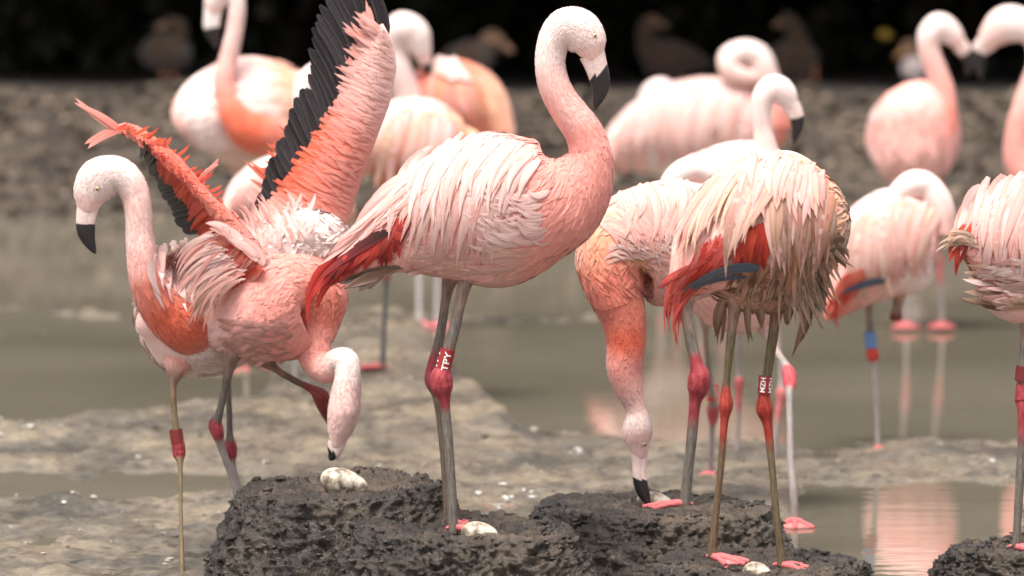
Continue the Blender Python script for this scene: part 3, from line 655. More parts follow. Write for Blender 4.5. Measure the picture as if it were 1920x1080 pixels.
# one yellow leaf among the added shrubs
c = P(1660, 65, 25.2); lv = []
a_ = np.linspace(0, 2 * math.pi, 12, endpoint=False)
lv = [c + np.array([math.cos(q) * 0.045, 0.01 * math.sin(2 * q), math.sin(q) * 0.032]) for q in a_] + [c + np.array([0, -0.012, 0]), c + np.array([0, 0.006, 0])]
lf = [[i, (i + 1) % 12, 12] for i in range(12)] + [[(i + 1) % 12, i, 13] for i in range(12)]
tag(mk('leaf', lv, lf, plain('yellow_leaf', (0.6, 0.36, 0.05), 0.6), None, c), 'single yellow leaf in the dark shade behind the birds', 'leaf')

# ------------------------------------------------------------------ ducks resting on the shaded terrace
M_DUCK = plum_mat('duck_plumage', rough=0.8, amt=0.35, streak=(20, 14), bump=0.4)
def duck(pts, neck, bill, D, s, label, legs, breast=None):
    cx = np.mean([p[0] for p in pts]); base = P(cx, 160, D); base[2] = 0.52; root = empty('duck', base); tag(root, label, 'duck', 'ducks on the shaded terrace')
    acc = Acc()
    for lp in (pts, neck): L = loft(lp, D, s, 6, 16, 0.85, 0.004, 2); acc.add(L.verts, L.faces, L.cols, L.uv)
    if breast: L = loft(breast, D, s, 6, 16, 0.9); acc.add(L.verts, L.faces, L.cols, L.uv)
    for lx in legs:
        L = loft([(lx, pts[len(pts) // 2][1] + 10, 5, -0.02, (0.5, 0.2, 0.1)), (lx + 1, 165, 4, -0.03, (0.5, 0.16, 0.1)), (lx + 2, 178, 5, -0.04, (0.5, 0.16, 0.1))], D, 1, 4, 8); acc.add(L.verts, L.faces, L.cols, L.uv)
        foot_geo(acc, P(lx + 2, 176, D - 0.04), -1.57, 0.06, (0.5, 0.16, 0.1))
    acc.build('body', M_DUCK, root, base)
    ba = Acc(); L = loft(bill, D, s, 5, 10, 0.8); ba.add(L.verts, L.faces, L.cols, L.uv); ba.build('bill', M_BILL, root, base)
DB = (0.10, 0.055, 0.032); DG = (0.12, 0.09, 0.07); DY = (0.3, 0.17, 0.10)
duck([(262, 100, 4, 0.1, DB), (280, 100, 26, 0.06, DB), (312, 98, 38, 0, DB), (340, 108, 30, 0, DG), (356, 118, 8, 0, DG)], [(330, 95, 20, -0.02, DB), (338, 70, 13, -0.03, DB), (336, 50, 15, -0.03, DB), (322, 44, 13, -0.04, DB), (312, 47, 6, -0.04, DB)], [(314, 46, 7, -0.04, DY), (300, 50, 6, -0.04, DY), (291, 53, 2, -0.05, DY)], 25.2, -1, 'dim brown duck resting behind the bird with the raised white bill', (305, 325))
duck([(820, 128, 5, 0.1, DB), (845, 118, 26, 0.05, DB), (880, 112, 36, 0, DB), (910, 112, 28, 0, DG), (925, 115, 8, 0, DG)], [(905, 110, 22, -0.02, DG), (912, 90, 18, -0.03, DG), (920, 76, 19, -0.03, DY), (936, 80, 15, -0.04, DY), (944, 86, 8, -0.04, DY)], [(940, 83, 10, -0.04, DY), (954, 92, 7, -0.04, (0.5, 0.3, 0.18)), (963, 98, 2, -0.04, (0.5, 0.3, 0.18))], 24.9, 1, 'brown duck with tan cheek behind the orange preening flamingo', (880, 900))
duck([(1335, 122, 5, 0.1, DB), (1310, 116, 20, 0.05, DB), (1270, 112, 34, 0, DB), (1228, 108, 34, 0, DB), (1205, 100, 10, 0, DB)], [(1222, 105, 24, -0.02, DB), (1212, 80, 18, -0.02, DB), (1214, 52, 17, -0.03, DB), (1228, 40, 13, -0.03, DY), (1236, 42, 6, -0.03, DY)], [(1232, 42, 7, -0.03, DY), (1246, 48, 5, -0.03, DY), (1254, 52, 2, -0.03, DY)], 25.4, -1, 'brown duck with upright neck behind the bowed bill of the TPY flamingo', (1250, 1275))
duck([(1425, 118, 6, 0.1, DB), (1450, 118, 28, 0.05, DB), (1490, 112, 38, 0, DB), (1520, 108, 26, 0, DB), (1535, 106, 6, 0, DB)], [(1500, 105, 24, -0.02, DB), (1496, 75, 19, -0.02, DB), (1484, 48, 17, -0.03, DB), (1474, 36, 13, -0.03, DB), (1466, 40, 6, -0.03, DB)], [(1470, 38, 7, -0.03, DY), (1456, 46, 5, -0.03, DY), (1448, 50, 2, -0.03, DY)], 25.2, -1, 'tall brown duck with pinkish feet behind the flamingo with the coiled neck', (1505, 1528))
duck([(1770, 130, 5, 0.1, DB), (1755, 126, 22, 0.05, DB), (1730, 122, 34, 0, DB), (1708, 122, 26, 0, DG), (1692, 122, 6, 0, DG)], [(1715, 110, 18, -0.03, DY), (1708, 94, 14, -0.03, DY), (1704, 88, 14, -0.03, DY), (1694, 92, 9, -0.04, DY)], [(1697, 92, 8, -0.04, (0.55, 0.3, 0.12)), (1686, 102, 6, -0.04, (0.55, 0.3, 0.12)), (1677, 109, 2, -0.04, (0.55, 0.3, 0.12))], 24.9, -1, 'tan-headed duck with a white breast beside the two facing flamingos', (1722, 1738), [(1708, 152, 6, -0.1, WH), (1710, 145, 18, -0.1, WH), (1712, 128, 24, -0.1, WH), (1714, 112, 17, -0.1, WH), (1714, 105, 6, -0.1, WH)])

# ================================================================== THE FLAMINGOS
FG = 'flamingos at the breeding pool'
WHs, PWs = [WH, PW, WH], [PW, PP]
# ---- the standing bird with the band TPY
gz = P(845, 990, 10.0)[2]
c = bird('flamingo', 10.0, 1, [
    [(598, 540, 5, 0.0, DR), (640, 508, 22, 0.0, RD, 0.9), (700, 470, 48, 0.0, PK, 0.95), (770, 432, 92, 0.0, PP, 0.85), (850, 404, 128, 0.0, PP, 0.75), (930, 392, 148, 0.0, PP, 0.72), (1000, 380, 128, 0.0, PK, 0.72), (1055, 366, 98, 0, PK, 0.78),
     (1090, 335, 66, 0, PK, 0.85), (1106, 292, 43, 0, PK), (1096, 252, 37, 0, PK), (1073, 217, 34, 0, PP), (1048, 180, 31, 0, PP), (1034, 140, 28.5, 0, PW), (1032, 105, 28, 0, WH), (1040, 72, 31, 0, WH, 0.95), (1060, 53, 37, 0, WH, 0.85), (1083, 57, 42, -0.004, WH, 0.7), (1102, 78, 36, -0.006, WH, 0.66), (1110, 98, 25, -0.006, PW, 0.66), (1113, 112, 17, -0.006, PW, 0.6)]],
    legs=[leg_pts([(880, 500, 26, 0.0), (868, 545, 15, -0.02), (850, 625, 13, -0.03), (836, 680, 14, -0.03), (828, 705, 20, -0.03), (829, 728, 20, -0.03), (834, 752, 14, -0.03), (837, 790, 11.5, -0.03), (845, 890, 11, -0.03), (849, 965, 12, -0.03), (850, 1000, 13, -0.03)], (3, 6), GR, GR),
          leg_pts([(850, 500, 24, 0.09), (838, 548, 13, 0.08), (826, 625, 11, 0.07), (812, 690, 12, 0.07), (812, 715, 15, 0.07), (819, 745, 11, 0.07), (826, 800, 8.5, 0.07), (834, 890, 8, 0.07), (838, 960, 9, 0.07), (838, 992, 10, 0.07)], (3, 4), GR, mixc(GR, BR, 0.4))],
    feet=[(P(850, 994, 9.97), 0.25, 0.085), (P(838, 984, 10.07), 0.12, 0.105)],
    label='upright pale pink flamingo with a red leg band reading TPY', group=FG, base_px=(850,), base_z=gz)
add_bill(c, [(1110, 102, 24, -0.006, 0.6), (1117, 122, 21, -0.006, 0.6), (1123, 142, 19.5, -0.006, 0.6), (1126, 160, 17, -0.006, 0.6), (1123, 180, 12, -0.006, 0.6), (1118, 195, 7, -0.006, 0.6), (1115, 205, 2, -0.006, 0.6)], 1.75, 0.55)
add_eye(c, 1115, 67, 4.6)
band(c, (840, 655), (830, 697), 14.5, (0.30, 0.018, 0.022), 'TPY', -0.03, face=0.15, rep=4, size=0.55)
plumage(c, 0, 1.2, 7.6, 3600, 0.04, 0.0065, 0.004, 0.08, 0.4)
plumage(c, 0, 7.0, 10.0, 1300, 0.02, 0.004, 0.002, 0.06, 0.1)
# tail, red wing coverts, dark flight feathers, brownish tail underside
drape(c, [(760, 500), (720, 500)], [(620, 538), (690, 545)], 10, 11, [GYB, TN], [BR, GYB], [PW, GYB], (0.0, 0.01), True, 0.05, (10, 8))
drape(c, [(735, 430), (690, 455)], [(598, 520), (612, 548)], 9, 8, [DR, BK], [BK, DR], [DR], (0.004, 0.012), True, 0.08, (8, 8))
drape(c, [(770, 395), (740, 440), (700, 470)], [(745, 490), (680, 500), (620, 530)], 22, 10, [RD, RD, (0.6, 0.1, 0.07)], [RD, DR], [(0.66, 0.17, 0.13), DR], (0.002, 0.006), True, 0.06, (10, 10))
for pth in ([(640, 470), (590, 520), (573, 585)], [(650, 478), (600, 535), (583, 570)], [(640, 500), (604, 550), (597, 580)], [(632, 485), (588, 540), (577, 612)]):
    one_feather(c, pth, 7, RD, RD, DR, (0.012, 0.012), True, prof=(0.25, 0.8))
# long drooping scapulars, from the tail end forward so the front ones lie on top
A1 = [(770, 335), (830, 290), (900, 262), (960, 268), (1000, 292)]; B1 = [(640, 470), (705, 430), (770, 480), (850, 500), (930, 480)]
drape(c, [(745, 345), (800, 300), (860, 265)], [(598, 505), (640, 455), (700, 425)], 30, 8, WHs, [PW, PP], [SA, PP, PK], (0.003, 0.007), True, -0.04, (16, 14), prof=(0.4, 0.85))
drape(c, A1, B1, 70, 11, WHs, [PW, PW, PP], [SA, PK, PK, PEA], (0.003, 0.006), True, 0.10, (22, 16), prof=(0.4, 0.85), lj=0.35)
drape(c, [(800, 285), (880, 258), (960, 262), (1020, 295)], [(740, 400), (800, 420), (880, 400), (940, 400)], 44, 9, [WH, WH, PW], WHs, [PK, PP, PEA, SA], (0.005, 0.009), True, 0.12, (22, 18), prof=(0.4, 0.85), lj=0.45)
# ruffled breast-side tufts
for k in range(60):
    x, y = 940 + 95 * random.random(), 350 + 115 * random.random(); an = 2.75 + 0.9 * random.random() + 0.006 * (y - 400); ln = 40 + 45 * random.random()
    one_feather(c, [(x, y), (x + math.cos(an) * ln * 0.55, y + math.sin(an) * ln * 0.45 + 7), (x + math.cos(an) * ln * 0.95, y + math.sin(an) * ln * 0.8 - 4)], 3 + 4 * random.random(), PW, mixc(WH, PW, random.random()), random.choice([PP, PW]), (0.004, 0.010), prof=(0.4, 0.9))
for k in range(70):
    x, y = 830 + 190 * random.random(), 455 + 50 * random.random(); ln = 40 + 40 * random.random()
    one_feather(c, [(x, y), (x - ln * 0.5, y + 4 + 8 * random.random()), (x - ln, y + 14 * random.random())], 4 + 4 * random.random(), PP, random.choice([PP, CR, PW]), PP, (0.002, 0.005))
plumage(c, 0, 9.5, 18.6, 3200, 0.010, 0.0011, 0.0010, 0.03, 0.0, jitter=0.3, nj=0.03)
finish(c)

# ---- the bird with its neck held low at the left
l = bird('flamingo', 10.5, -1, [
    [(560, 560, 10, 0.45, PP), (520, 565, 55, 0.4, PW), (455, 570, 100, 0.3, WH), (385, 582, 122, 0.2, WH, 1.0), (325, 598, 104, 0.1, WH, 1.0), (275, 605, 40, 0.06, PW), (258, 606, 6, 0.06, PW)],
    [(420, 610, 30, 0.12, PK, 0.8), (375, 625, 44, 0.06, SA, 0.8), (335, 608, 46, 0.0, CO, 0.9), (302, 576, 41, -0.03, CO), (281, 535, 35, -0.05, SA), (268, 490, 30, -0.06, PP), (262, 445, 27.5, -0.06, PW), (260, 405, 26, -0.06, PW), (253, 365, 26, -0.06, PW), (236, 336, 29, -0.06, WH, 0.95), (212, 326, 34, -0.06, WH, 0.8), (188, 337, 40, -0.06, WH, 0.66), (172, 360, 34, -0.06, WH, 0.64), (166, 382, 24, -0.06, PW, 0.64), (164, 396, 17, -0.06, PW, 0.6)]],
    legs=[leg_pts([(333, 680, 28, 0.06), (325, 722, 8, 0.02), (326, 765, 7.5, 0.0), (330, 805, 8, -0.02), (334, 832, 12, -0.02), (336, 852, 12, -0.02), (338, 876, 6.5, -0.04), (339, 960, 5.2, -0.11), (341, 1050, 5.5, -0.21), (342, 1092, 7, -0.25)], (4, 5), GB, GB),
          leg_pts([(432, 650, 34, 0.2), (427, 700, 10, 0.16), (430, 770, 7.5, 0.14), (431, 815, 8.5, 0.14), (431, 835, 12, 0.14), (433, 852, 11, 0.14), (437, 872, 7, 0.14), (447, 912, 6, 0.13), (462, 985, 6, 0.12), (468, 1045, 7, 0.11)], (4, 5), GR, PAL)],
    feet=[(P(342, 1094, 10.25), -2.4, 0.10), (P(468, 1048, 10.61), -2.2, 0.10)],
    label='white-headed flamingo with an orange lower neck and worn red leg band', group=FG, base_px=(400,), base_D=10.6)
add_bill(l, [(165, 388, 20, -0.06, 0.6), (162, 404, 18.5, -0.06, 0.6), (160.5, 420, 17.5, -0.06, 0.6), (162, 436, 16.5, -0.06, 0.6), (167, 452, 12, -0.06, 0.6), (174, 466, 7, -0.06, 0.6), (180, 475, 2.5, -0.06, 0.6)], 2.0, 0.06)
add_eye(l, 182, 354, 4.8)
band(l, (329, 805), (333, 831), 12.5, (0.18, 0.022, 0.018), None, -0.02)
plumage(l, 0, 0.8, 4.4, 2600, 0.045, 0.007, 0.005, 0.06, 0.4)
plumage(l, 1, 0.5, 4.2, 900, 0.022, 0.004, 0.002, 0.06, 0.1)
drape(l, [(300, 470), (345, 455), (400, 470)], [(310, 560), (345, 560), (400, 580)], 40, 8, WHs, WHs, [PP, PW], (0.003, 0.006), False, 0.1, (24, 24), prof=(0.4, 0.85), lj=0.4)
plumage(l, 1, 3.5, 13, 2600, 0.010, 0.0011, 0.0010, 0.03, 0.0, jitter=0.3, nj=0.03)
finish(l)

# ---- the bird bowing with raised wings
w = bird('flamingo', 10.55, 1, [
    [(352, 604, 6, 0.0, PP), (378, 600, 28, 0.0, PP), (415, 602, 62, 0.0, PW, 0.9), (462, 590, 95, 0.0, PP, 0.9), (515, 566, 116, 0.0, PK, 0.85), (562, 545, 98, 0.0, PK, 0.9), (592, 560, 66, 0, SA, 0.95), (594, 602, 46, 0, SA), (587, 640, 35, -0.01, PK),
     (592, 674, 29.5, -0.025, PK), (612, 692, 27, -0.045, PP), (631, 679, 25, -0.06, PW), (648, 678, 25, -0.075, WH), (651, 706, 24, -0.085, WH), (648, 738, 28, -0.085, PW, 1.1), (644, 772, 29.5, -0.085, PW, 1.2), (638, 804, 24, -0.085, PW, 1.1), (633, 828, 16, -0.085, PW), (631, 838, 12, -0.085, PW)],
    [(430, 520, 20, -0.02, PP), (480, 490, 44, 0.0, WH), (540, 462, 64, 0.0, WH, 0.9), (600, 450, 52, 0.0, WH, 0.9), (636, 470, 30, 0.02, PW), (640, 520, 20, 0.02, PK)]],
    legs=[leg_pts([(440, 630, 40, -0.02), (431, 680, 18, -0.02), (422, 730, 8.5, 0.0), (411, 775, 9, 0.01), (404, 795, 12, 0.02), (408, 812, 11, 0.02), (415, 838, 9, 0.03), (438, 905, 8, 0.05), (458, 985, 8, 0.06), (466, 1042, 9, 0.06)], (4, 5), GR, PAL),
          leg_pts([(480, 650, 40, 0.02), (515, 690, 10, 0.03), (550, 712, 8.5, 0.04), (582, 728, 10, 0.05), (600, 742, 15, 0.05), (610, 762, 15, 0.07), (619, 790, 11, 0.11), (630, 815, 8, 0.17), (634, 800, 7, 0.26)], (3, 6), mixc(GR, BR, 0.5), GR, mixc(KN, BR, 0.3))],
    feet=[(P(466, 1043, 10.61), -1.2, 0.10), (P(638, 796, 10.82), 1.5, 0.05)],
    label='bowing flamingo with both wings raised and head lowered over the egg', group=FG, base_px=(470,))
add_bill(w, [(632, 828, 17, -0.085, 0.8), (629, 840, 15, -0.085, 0.8), (626, 850, 12, -0.085, 0.8), (621, 858, 7, -0.085, 0.8), (617, 862, 3, -0.085, 0.8)], 1.9, -0.9)
plumage(w, 0, 1.0, 6.2, 3600, 0.04, 0.006, 0.005, 0.08, 0.35)
plumage(w, 0, 6.2, 9.0, 800, 0.018, 0.0035, 0.002, 0.05, 0.1)
plumage(w, 1, 0.3, 4.4, 900, 0.05, 0.009, 0.010, 0.06, 0.2, jitter=0.5)
for k in range(130):                                           # mud-flecked belly feathers
    x, y = 430 + 120 * random.random(), 600 + 75 * random.random(); an = 2.6 + 0.8 * random.random(); ln = 14 + 14 * random.random()
    cc_ = random.choice([mixc(PP, BR, 0.25), mixc(PP, BR, 0.12), PP, PP])
    one_feather(w, [(x, y), (x + math.cos(an) * ln * .5, y + math.sin(an) * ln * .6), (x + math.cos(an) * ln, y + math.sin(an) * ln)], 4, cc_, mixc(cc_, BR, 0.35), cc_, (0.004, 0.008), n=5)
# raised far wing (right in the photograph): a closed shell with covert rows and black flight feathers
def wing_patch(b, lead, trail, D, dlead, dtrail, thick, colf, name='wing', nt=26, nc=10, belly=0.03):
    S = []; back = []
    for i in range(nt):
        t = i / (nt - 1); a_ = polyline(lead, t)[:2]; c_ = polyline(trail, t)[:2]
        dl = np.interp(t, [0, .5, 1], dlead); dt = np.interp(t, [0, .5, 1], dtrail)
        for j in range(nc):
            u = j / (nc - 1); q = a_ * (1 - u) + c_ * u; d = D + dl * (1 - u) + dt * u - belly * math.sin(math.pi * u)
            th = thick * (1 - 0.85 * u) * (0.35 + 0.65 * math.sin(math.pi * min(u + 0.12, 1)))
            S.append(P(q[0], q[1], d - th)); back.append(P(q[0], q[1], d + th))
    S = np.array(S); back = np.array(back); m = nt * nc; f = []
    for i in range(nt - 1):
        for j in range(nc - 1):
            a0 = i * nc + j; f.append([a0, a0 + 1, a0 + nc + 1, a0 + nc]); f.append([m + a0 + nc, m + a0 + nc + 1, m + a0 + 1, m + a0])
    rim = [j for j in range(nc)] + [i * nc + nc - 1 for i in range(1, nt)] + [(nt - 1) * nc + j for j in range(nc - 2, -1, -1)] + [i * nc for i in range(nt - 2, 0, -1)]
    for a0, a1 in zip(rim, rim[1:] + rim[:1]): f.append([a0, m + a0, m + a1, a1])
    cc_ = np.array([colf(i / (nt - 1), j / (nc - 1)) for i in range(nt) for j in range(nc)]); uv = np.array([(i / 4, j / 4) for i in range(nt) for j in range(nc)])
    o = mk(name, np.concatenate([S, back]), f, M_BODY, b.root, b.base, np.concatenate([cc_, cc_]), np.concatenate([uv, uv]))
    o.data.update(); pb = Bird(); pb.D, pb.s, pb.root, pb.base = D, b.s, b.root, b.base
    bv = BVHTree.FromPolygons([Vector(q) for q in np.concatenate([S, back])], f)
    def hit(px, py):
        r_ = ray(px, py); r_ = r_ / np.linalg.norm(r_); l_, n_, i_, d_ = bv.ray_cast(Vector(CAMP), Vector(r_), 60)
        if l_ is None: return None
        n_ = np.array(n_); return np.array(l_), (n_ if n_ @ r_ < 0 else -n_)
    pb.hit = hit; pb.stuff = Acc(); pb.wing = o
    return pb
LEAD = [(640, 470), (655, 410), (676, 345), (703, 268), (733, 190), (744, 125), (738, 80), (718, 44)]
TRAIL = [(470, 400), (505, 350), (545, 295), (585, 240), (622, 180), (646, 125), (674, 80), (712, 46)]
def wcol(t, u):
    lo = mixc(mixc(PK, PP, 0.2), CO, min(1, u * 1.5)); hi = mixc(PW, PK, u); k = max(0, min(1, (t - 0.42) / 0.25)); base = mixc(lo, hi, k)
    return mixc(WH, base, min(1, t / 0.16 + 0.1))
# flight feathers first, behind the coverts
wr = wing_patch(w, LEAD, TRAIL, 10.58, (0.02, 0.0, 0.0), (0.06, 0.05, 0.02), 0.016, wcol)
BASEC = [(480, 405), (520, 340), (560, 285), (600, 225), (636, 160), (662, 105), (690, 72), (714, 52)]
TIPC = [(478, 392), (500, 330), (528, 255), (546, 205), (580, 150), (582, 72), (606, -14), (696, -34)]
for k in range(30):
    s_ = (k + 0.5) / 30; a0 = polyline(BASEC, s_)[:2] + [14, 8]; t0 = polyline(TIPC, s_)[:2] + (rng.random(2) - 0.5) * [8, 14]
    dv = t0 - a0; md = (a0 + t0) / 2 + np.array([-dv[1], dv[0]]) * 0.06; g0 = random.choice([BK, (0.03, 0.025, 0.028), (0.05, 0.042, 0.046)])
    one_feather(wr, [a0, md, t0], 12 if s_ > 0.45 else 17, g0, g0, (0.09, 0.08, 0.085), (0, 0), True, D=10.625 - 0.0012 * k, prof=(0.2, 0.28), parent=wr.wing, mat=M_WET)
cov = Acc()
for u, wd_, ln in ((0.92, 4, 44), (0.8, 4.4, 50), (0.68, 4.4, 50), (0.56, 4.4, 50), (0.44, 4.2, 48), (0.32, 4, 44), (0.2, 4, 40), (0.1, 3.4, 34), (0.04, 3, 28)):
    for k in range(58):
        t = min(0.93, max(0.02, (k + random.random()) / 58)); a0 = polyline(LEAD, t)[:2]; c0_ = polyline(TRAIL, t)[:2]; p0 = a0 * (1 - u) + c0_ * u
        t2 = min(1, t + 0.02); e0 = polyline(LEAD, t2)[:2] * 0.0 + polyline(TRAIL, min(1, t + 0.05))[:2]; dv = e0 - p0 + (c0_ - a0) * 0.25; dv = dv / (np.linalg.norm(dv) + 1e-6) + rng.normal(size=2) * 0.16
        q = p0 + dv * ln * (0.7 + 0.6 * random.random()); cb = np.array(wcol(t, u)) * (0.88 + 0.22 * random.random()); ce_ = mixc(cb, CO if t < 0.55 else PK, 0.45)
        one_feather(wr, [p0, (p0 + q) / 2 + rng.normal(size=2) * 1.5, q], wd_, cb, mixc(cb, WH, 0.15 * random.random()), ce_, (0.002, 0.005), prof=(0.45, 0.7), acc=cov, n=6)
cov.build('wing_coverts', M_FEATHER, wr.wing, w.base, kind='stuff')
# raised near wing (left in the photograph), seen along its leading edge
arm = loft([(540, 520, 26, -0.02, PW), (500, 500, 22, -0.06, PW), (455, 447, 15, -0.09, PK), (400, 386, 13, -0.10, SA), (342, 322, 13, -0.09, (0.75, 0.15, 0.1)), (292, 276, 13, -0.06, (0.75, 0.15, 0.1)), (246, 246, 12, -0.03, SA), (214, 238, 6, -0.02, PK)], 10.55, -1, 8, 16, 1.1, 0.002)
wl = mk('wing', arm.verts, arm.faces, M_BODY, w.root, w.base, arm.cols, arm.uv)
ab = Bird(); ab.L = [arm]; ab.bvh = BVHTree.FromPolygons([Vector(q) for q in arm.verts], arm.faces); armp = Acc()
plumage(ab, 0, 0.4, 6.8, 1500, 0.03, 0.004, 0.006, 0.14, -0.2, acc=armp, jitter=0.3)
armp.build('arm_plumage', M_PLUME, wl, w.base, kind='stuff')
Aw = [(268, 268), (300, 296), (345, 335), (400, 395), (440, 440)]
for k in range(24):
    s_ = (k + 0.5) / 24; a0 = polyline(Aw, s_)[:2]; t0 = polyline([(262, 288), (290, 335), (318, 392), (338, 432), (352, 462)], s_)[:2] + (rng.random(2) - 0.5) * 9
    if s_ < 0.88: one_feather(w, [a0, (a0 + t0) / 2 + [-3, 2], t0], 13, (0.06, 0.035, 0.03), (0.025, 0.02, 0.018), (0.07, 0.06, 0.05), (0, 0), True, D=10.47, dz=(0.0, 0.16), prof=(0.2, 0.3), parent=wl, mat=M_WET)
cv = Acc()
Ar = [(300, 288), (345, 330), (400, 395), (440, 440), (485, 495)]
drape(w, Ar, [(302, 318), (345, 385), (372, 440), (395, 480), (430, 520)], 120, 5.5, [(0.72, 0.15, 0.11), CO], [CO, (0.64, 0.1, 0.08)], [RD, CO, SA], (0, 0), False, 0.05, (6, 12), D=10.455, dz=(0, 0.07), acc=cv)
drape(w, [(430, 435), (470, 480), (500, 510)], [(362, 500), (405, 540), (455, 535)], 26, 10, [RD, CO, SA], [CO, PK, RD], [RD, PP], (0, 0), False, 0.05, (10, 16), D=10.43, dz=(0.0, 0.04), acc=cv)
drape(w, [(400, 440), (440, 490), (455, 520)], [(345, 488), (352, 545), (372, 602)], 90, 3.4, [PW, PK, WH], [PP, PW, mixc(PP, TN, 0.5), mixc(PP, BR, 0.3)], [PK, PW], (0, 0), False, 0.12, (26, 26), D=10.44, dz=(0.0, 0.02), acc=cv)
drape(w, [(430, 520), (445, 530)], [(362, 600), (385, 590)], 22, 3.2, [PP, mixc(PP, TN, .5)], [mixc(PP, BR, .4), BR], [PP], (0, 0), False, 0.14, (16, 20), D=10.43, acc=cv)
drape(w, [(215, 240), (300, 270), (370, 340), (440, 425)], [(240, 226), (322, 256), (392, 322), (456, 412)], 34, 3.2, [CO, (0.75, 0.12, 0.1)], [RD, CO], [CO], (0, 0), False, 0.05, (6, 9), D=10.47, acc=cv, ns=5, lj=0.7)
drape(w, [(500, 500), (470, 470), (440, 440)], [(440, 455), (410, 430), (395, 422)], 14, 8, [PW, WH], [PW, PP], [PK], (0, 0), False, 0.1, (14, 10), D=10.43, acc=cv)
cv.build('wing_coverts', M_FEATHER, wl, w.base, kind='stuff')
for pth, wd_ in (([(228, 248), (188, 222), (149, 187)], 13), ([(226, 244), (192, 252), (163, 277)], 12), ([(366, 350), (388, 322), (412, 302)], 9)):
    for q in range(4):
        off = (rng.random((3, 2)) - 0.5) * [[4, 4], [10, 8], [18, 14]]
        one_feather(w, [tuple(np.array(p) + o_) for p, o_ in zip(pth, off)], wd_ * 0.5, SA, mixc(PP, PK, random.random()), PK, (0, 0), True, D=10.5 - 0.002 * q, prof=(0.3, 0.6), parent=wl)
# ruffled pink and white down between the wings
drape(w, [(455, 440), (500, 455), (560, 440)], [(440, 395), (492, 380), (540, 372)], 60, 4.5, [WH, PW], [PP, PK, WH], [SA, PK, PW], (0.003, 0.012), False, 0.1, (34, 26), lj=0.5, prof=(0.35, 0.9))
for k in range(60):
    x, y = 470 + 120 * random.random(), 395 + 70 * random.random(); an = -2.2 + 1.6 * random.random(); ln = 22 + 26 * random.random()
    one_feather(w, [(x, y), (x + math.cos(an) * ln * .5 + 4, y + math.sin(an) * ln * .5), (x + math.cos(an) * ln, y + math.sin(an) * ln)], 4.5, WH, random.choice([WH, PW]), random.choice([PW, PP, WH]), (0.003, 0.012), D=None, prof=(0.35, 0.9))
plumage(w, 0, 8, 16.5, 2200, 0.010, 0.0011, 0.0010, 0.03, 0.0, jitter=0.3, nj=0.03)
finish(w)

# ---- the bowing bird pecking at the nest
gz = P(1284, 945, 10.45)[2]
f_ = bird('flamingo', 10.5, -1, [
    [(1440, 420, 10, 0.12, PK), (1405, 430, 50, 0.1, PP), (1340, 445, 95, 0.06, PP, 0.85), (1262, 455, 118, 0.02, PW, 0.8), (1190, 462, 104, 0.0, PP, 0.85), (1152, 492, 74, -0.02, PEA, 0.9), (1153, 545, 54, -0.03, SA), (1167, 592, 44, -0.03, SA), (1174, 640, 38, -0.03, CO), (1172, 690, 34, -0.03, PK), (1180, 729, 27, -0.03, PP), (1192, 765, 19, -0.03, PW), (1196, 795, 26, -0.03, WH, 0.9), (1196, 818, 27, -0.03, PW, 0.8), (1198, 845, 18, -0.03, PW, 0.75), (1199, 858, 13, -0.03, PW, 0.7)]],
    legs=[leg_pts([(1275, 520, 40, 0.0), (1287, 590, 15, -0.03), (1297, 645, 14, -0.04), (1306, 682, 16, -0.05), (1311, 705, 20, -0.05), (1309, 730, 19, -0.05), (1303, 758, 14, -0.05), (1296, 830, 12.5, -0.05), (1288, 905, 13, -0.05), (1284, 950, 14, -0.05)], (3, 6), GR, GR)],
    feet=[(P(1284, 948, 10.45), 3.05, 0.095)],
    label='salmon flamingo bowing its head straight down to the nest, standing on one leg', group=FG, base_px=(1284,), base_z=gz)
add_bill(f_, [(1198, 846, 17, -0.03, 0.7), (1199, 868, 13.5, -0.03, 0.7), (1199, 888, 12.5, -0.03, 0.7), (1201, 905, 13, -0.03, 0.7), (1207, 925, 11.5, -0.03, 0.7), (1214, 940, 7, -0.03, 0.7), (1219, 949, 2.5, -0.03, 0.7)], 2.6, 0.35)
add_eye(f_, 1208, 833, 4.5)
plumage(f_, 0, 0.8, 6.6, 3400, 0.045, 0.007, 0.005, 0.08, 0.35)
drape(f_, [(1150, 370), (1220, 345), (1300, 342), (1340, 352)], [(1180, 430), (1250, 440), (1310, 450), (1345, 440)], 44, 9, WHs, [PP, PW], [PEA, SA, PP], (0.003, 0.007), True, -0.16, (20, 20), prof=(0.4, 0.85), lj=0.4)
drape(f_, [(1130, 420), (1180, 400), (1240, 410)], [(1180, 470), (1230, 480), (1290, 480)], 40, 7, [PW, PP], [PW, PP], [PP, PK, PEA], (0.003, 0.006), False, -0.1, (30, 26), prof=(0.4, 0.85), lj=0.4)
for k in range(30):
    x, y = 1130 + 100 * random.random(), 455 + 40 * random.random(); ln = 30 + 30 * random.random()
    one_feather(f_, [(x, y), (x + ln * 0.5, y - 5 - 6 * random.random()), (x + ln, y - 4 + 8 * random.random())], 3.5, PW, WH, PP, (0.003, 0.008), prof=(0.35, 0.9))
plumage(f_, 0, 5.6, 13.5, 2400, 0.010, 0.0011, 0.0010, 0.03, 0.0, jitter=0.3, nj=0.03)
finish(f_)

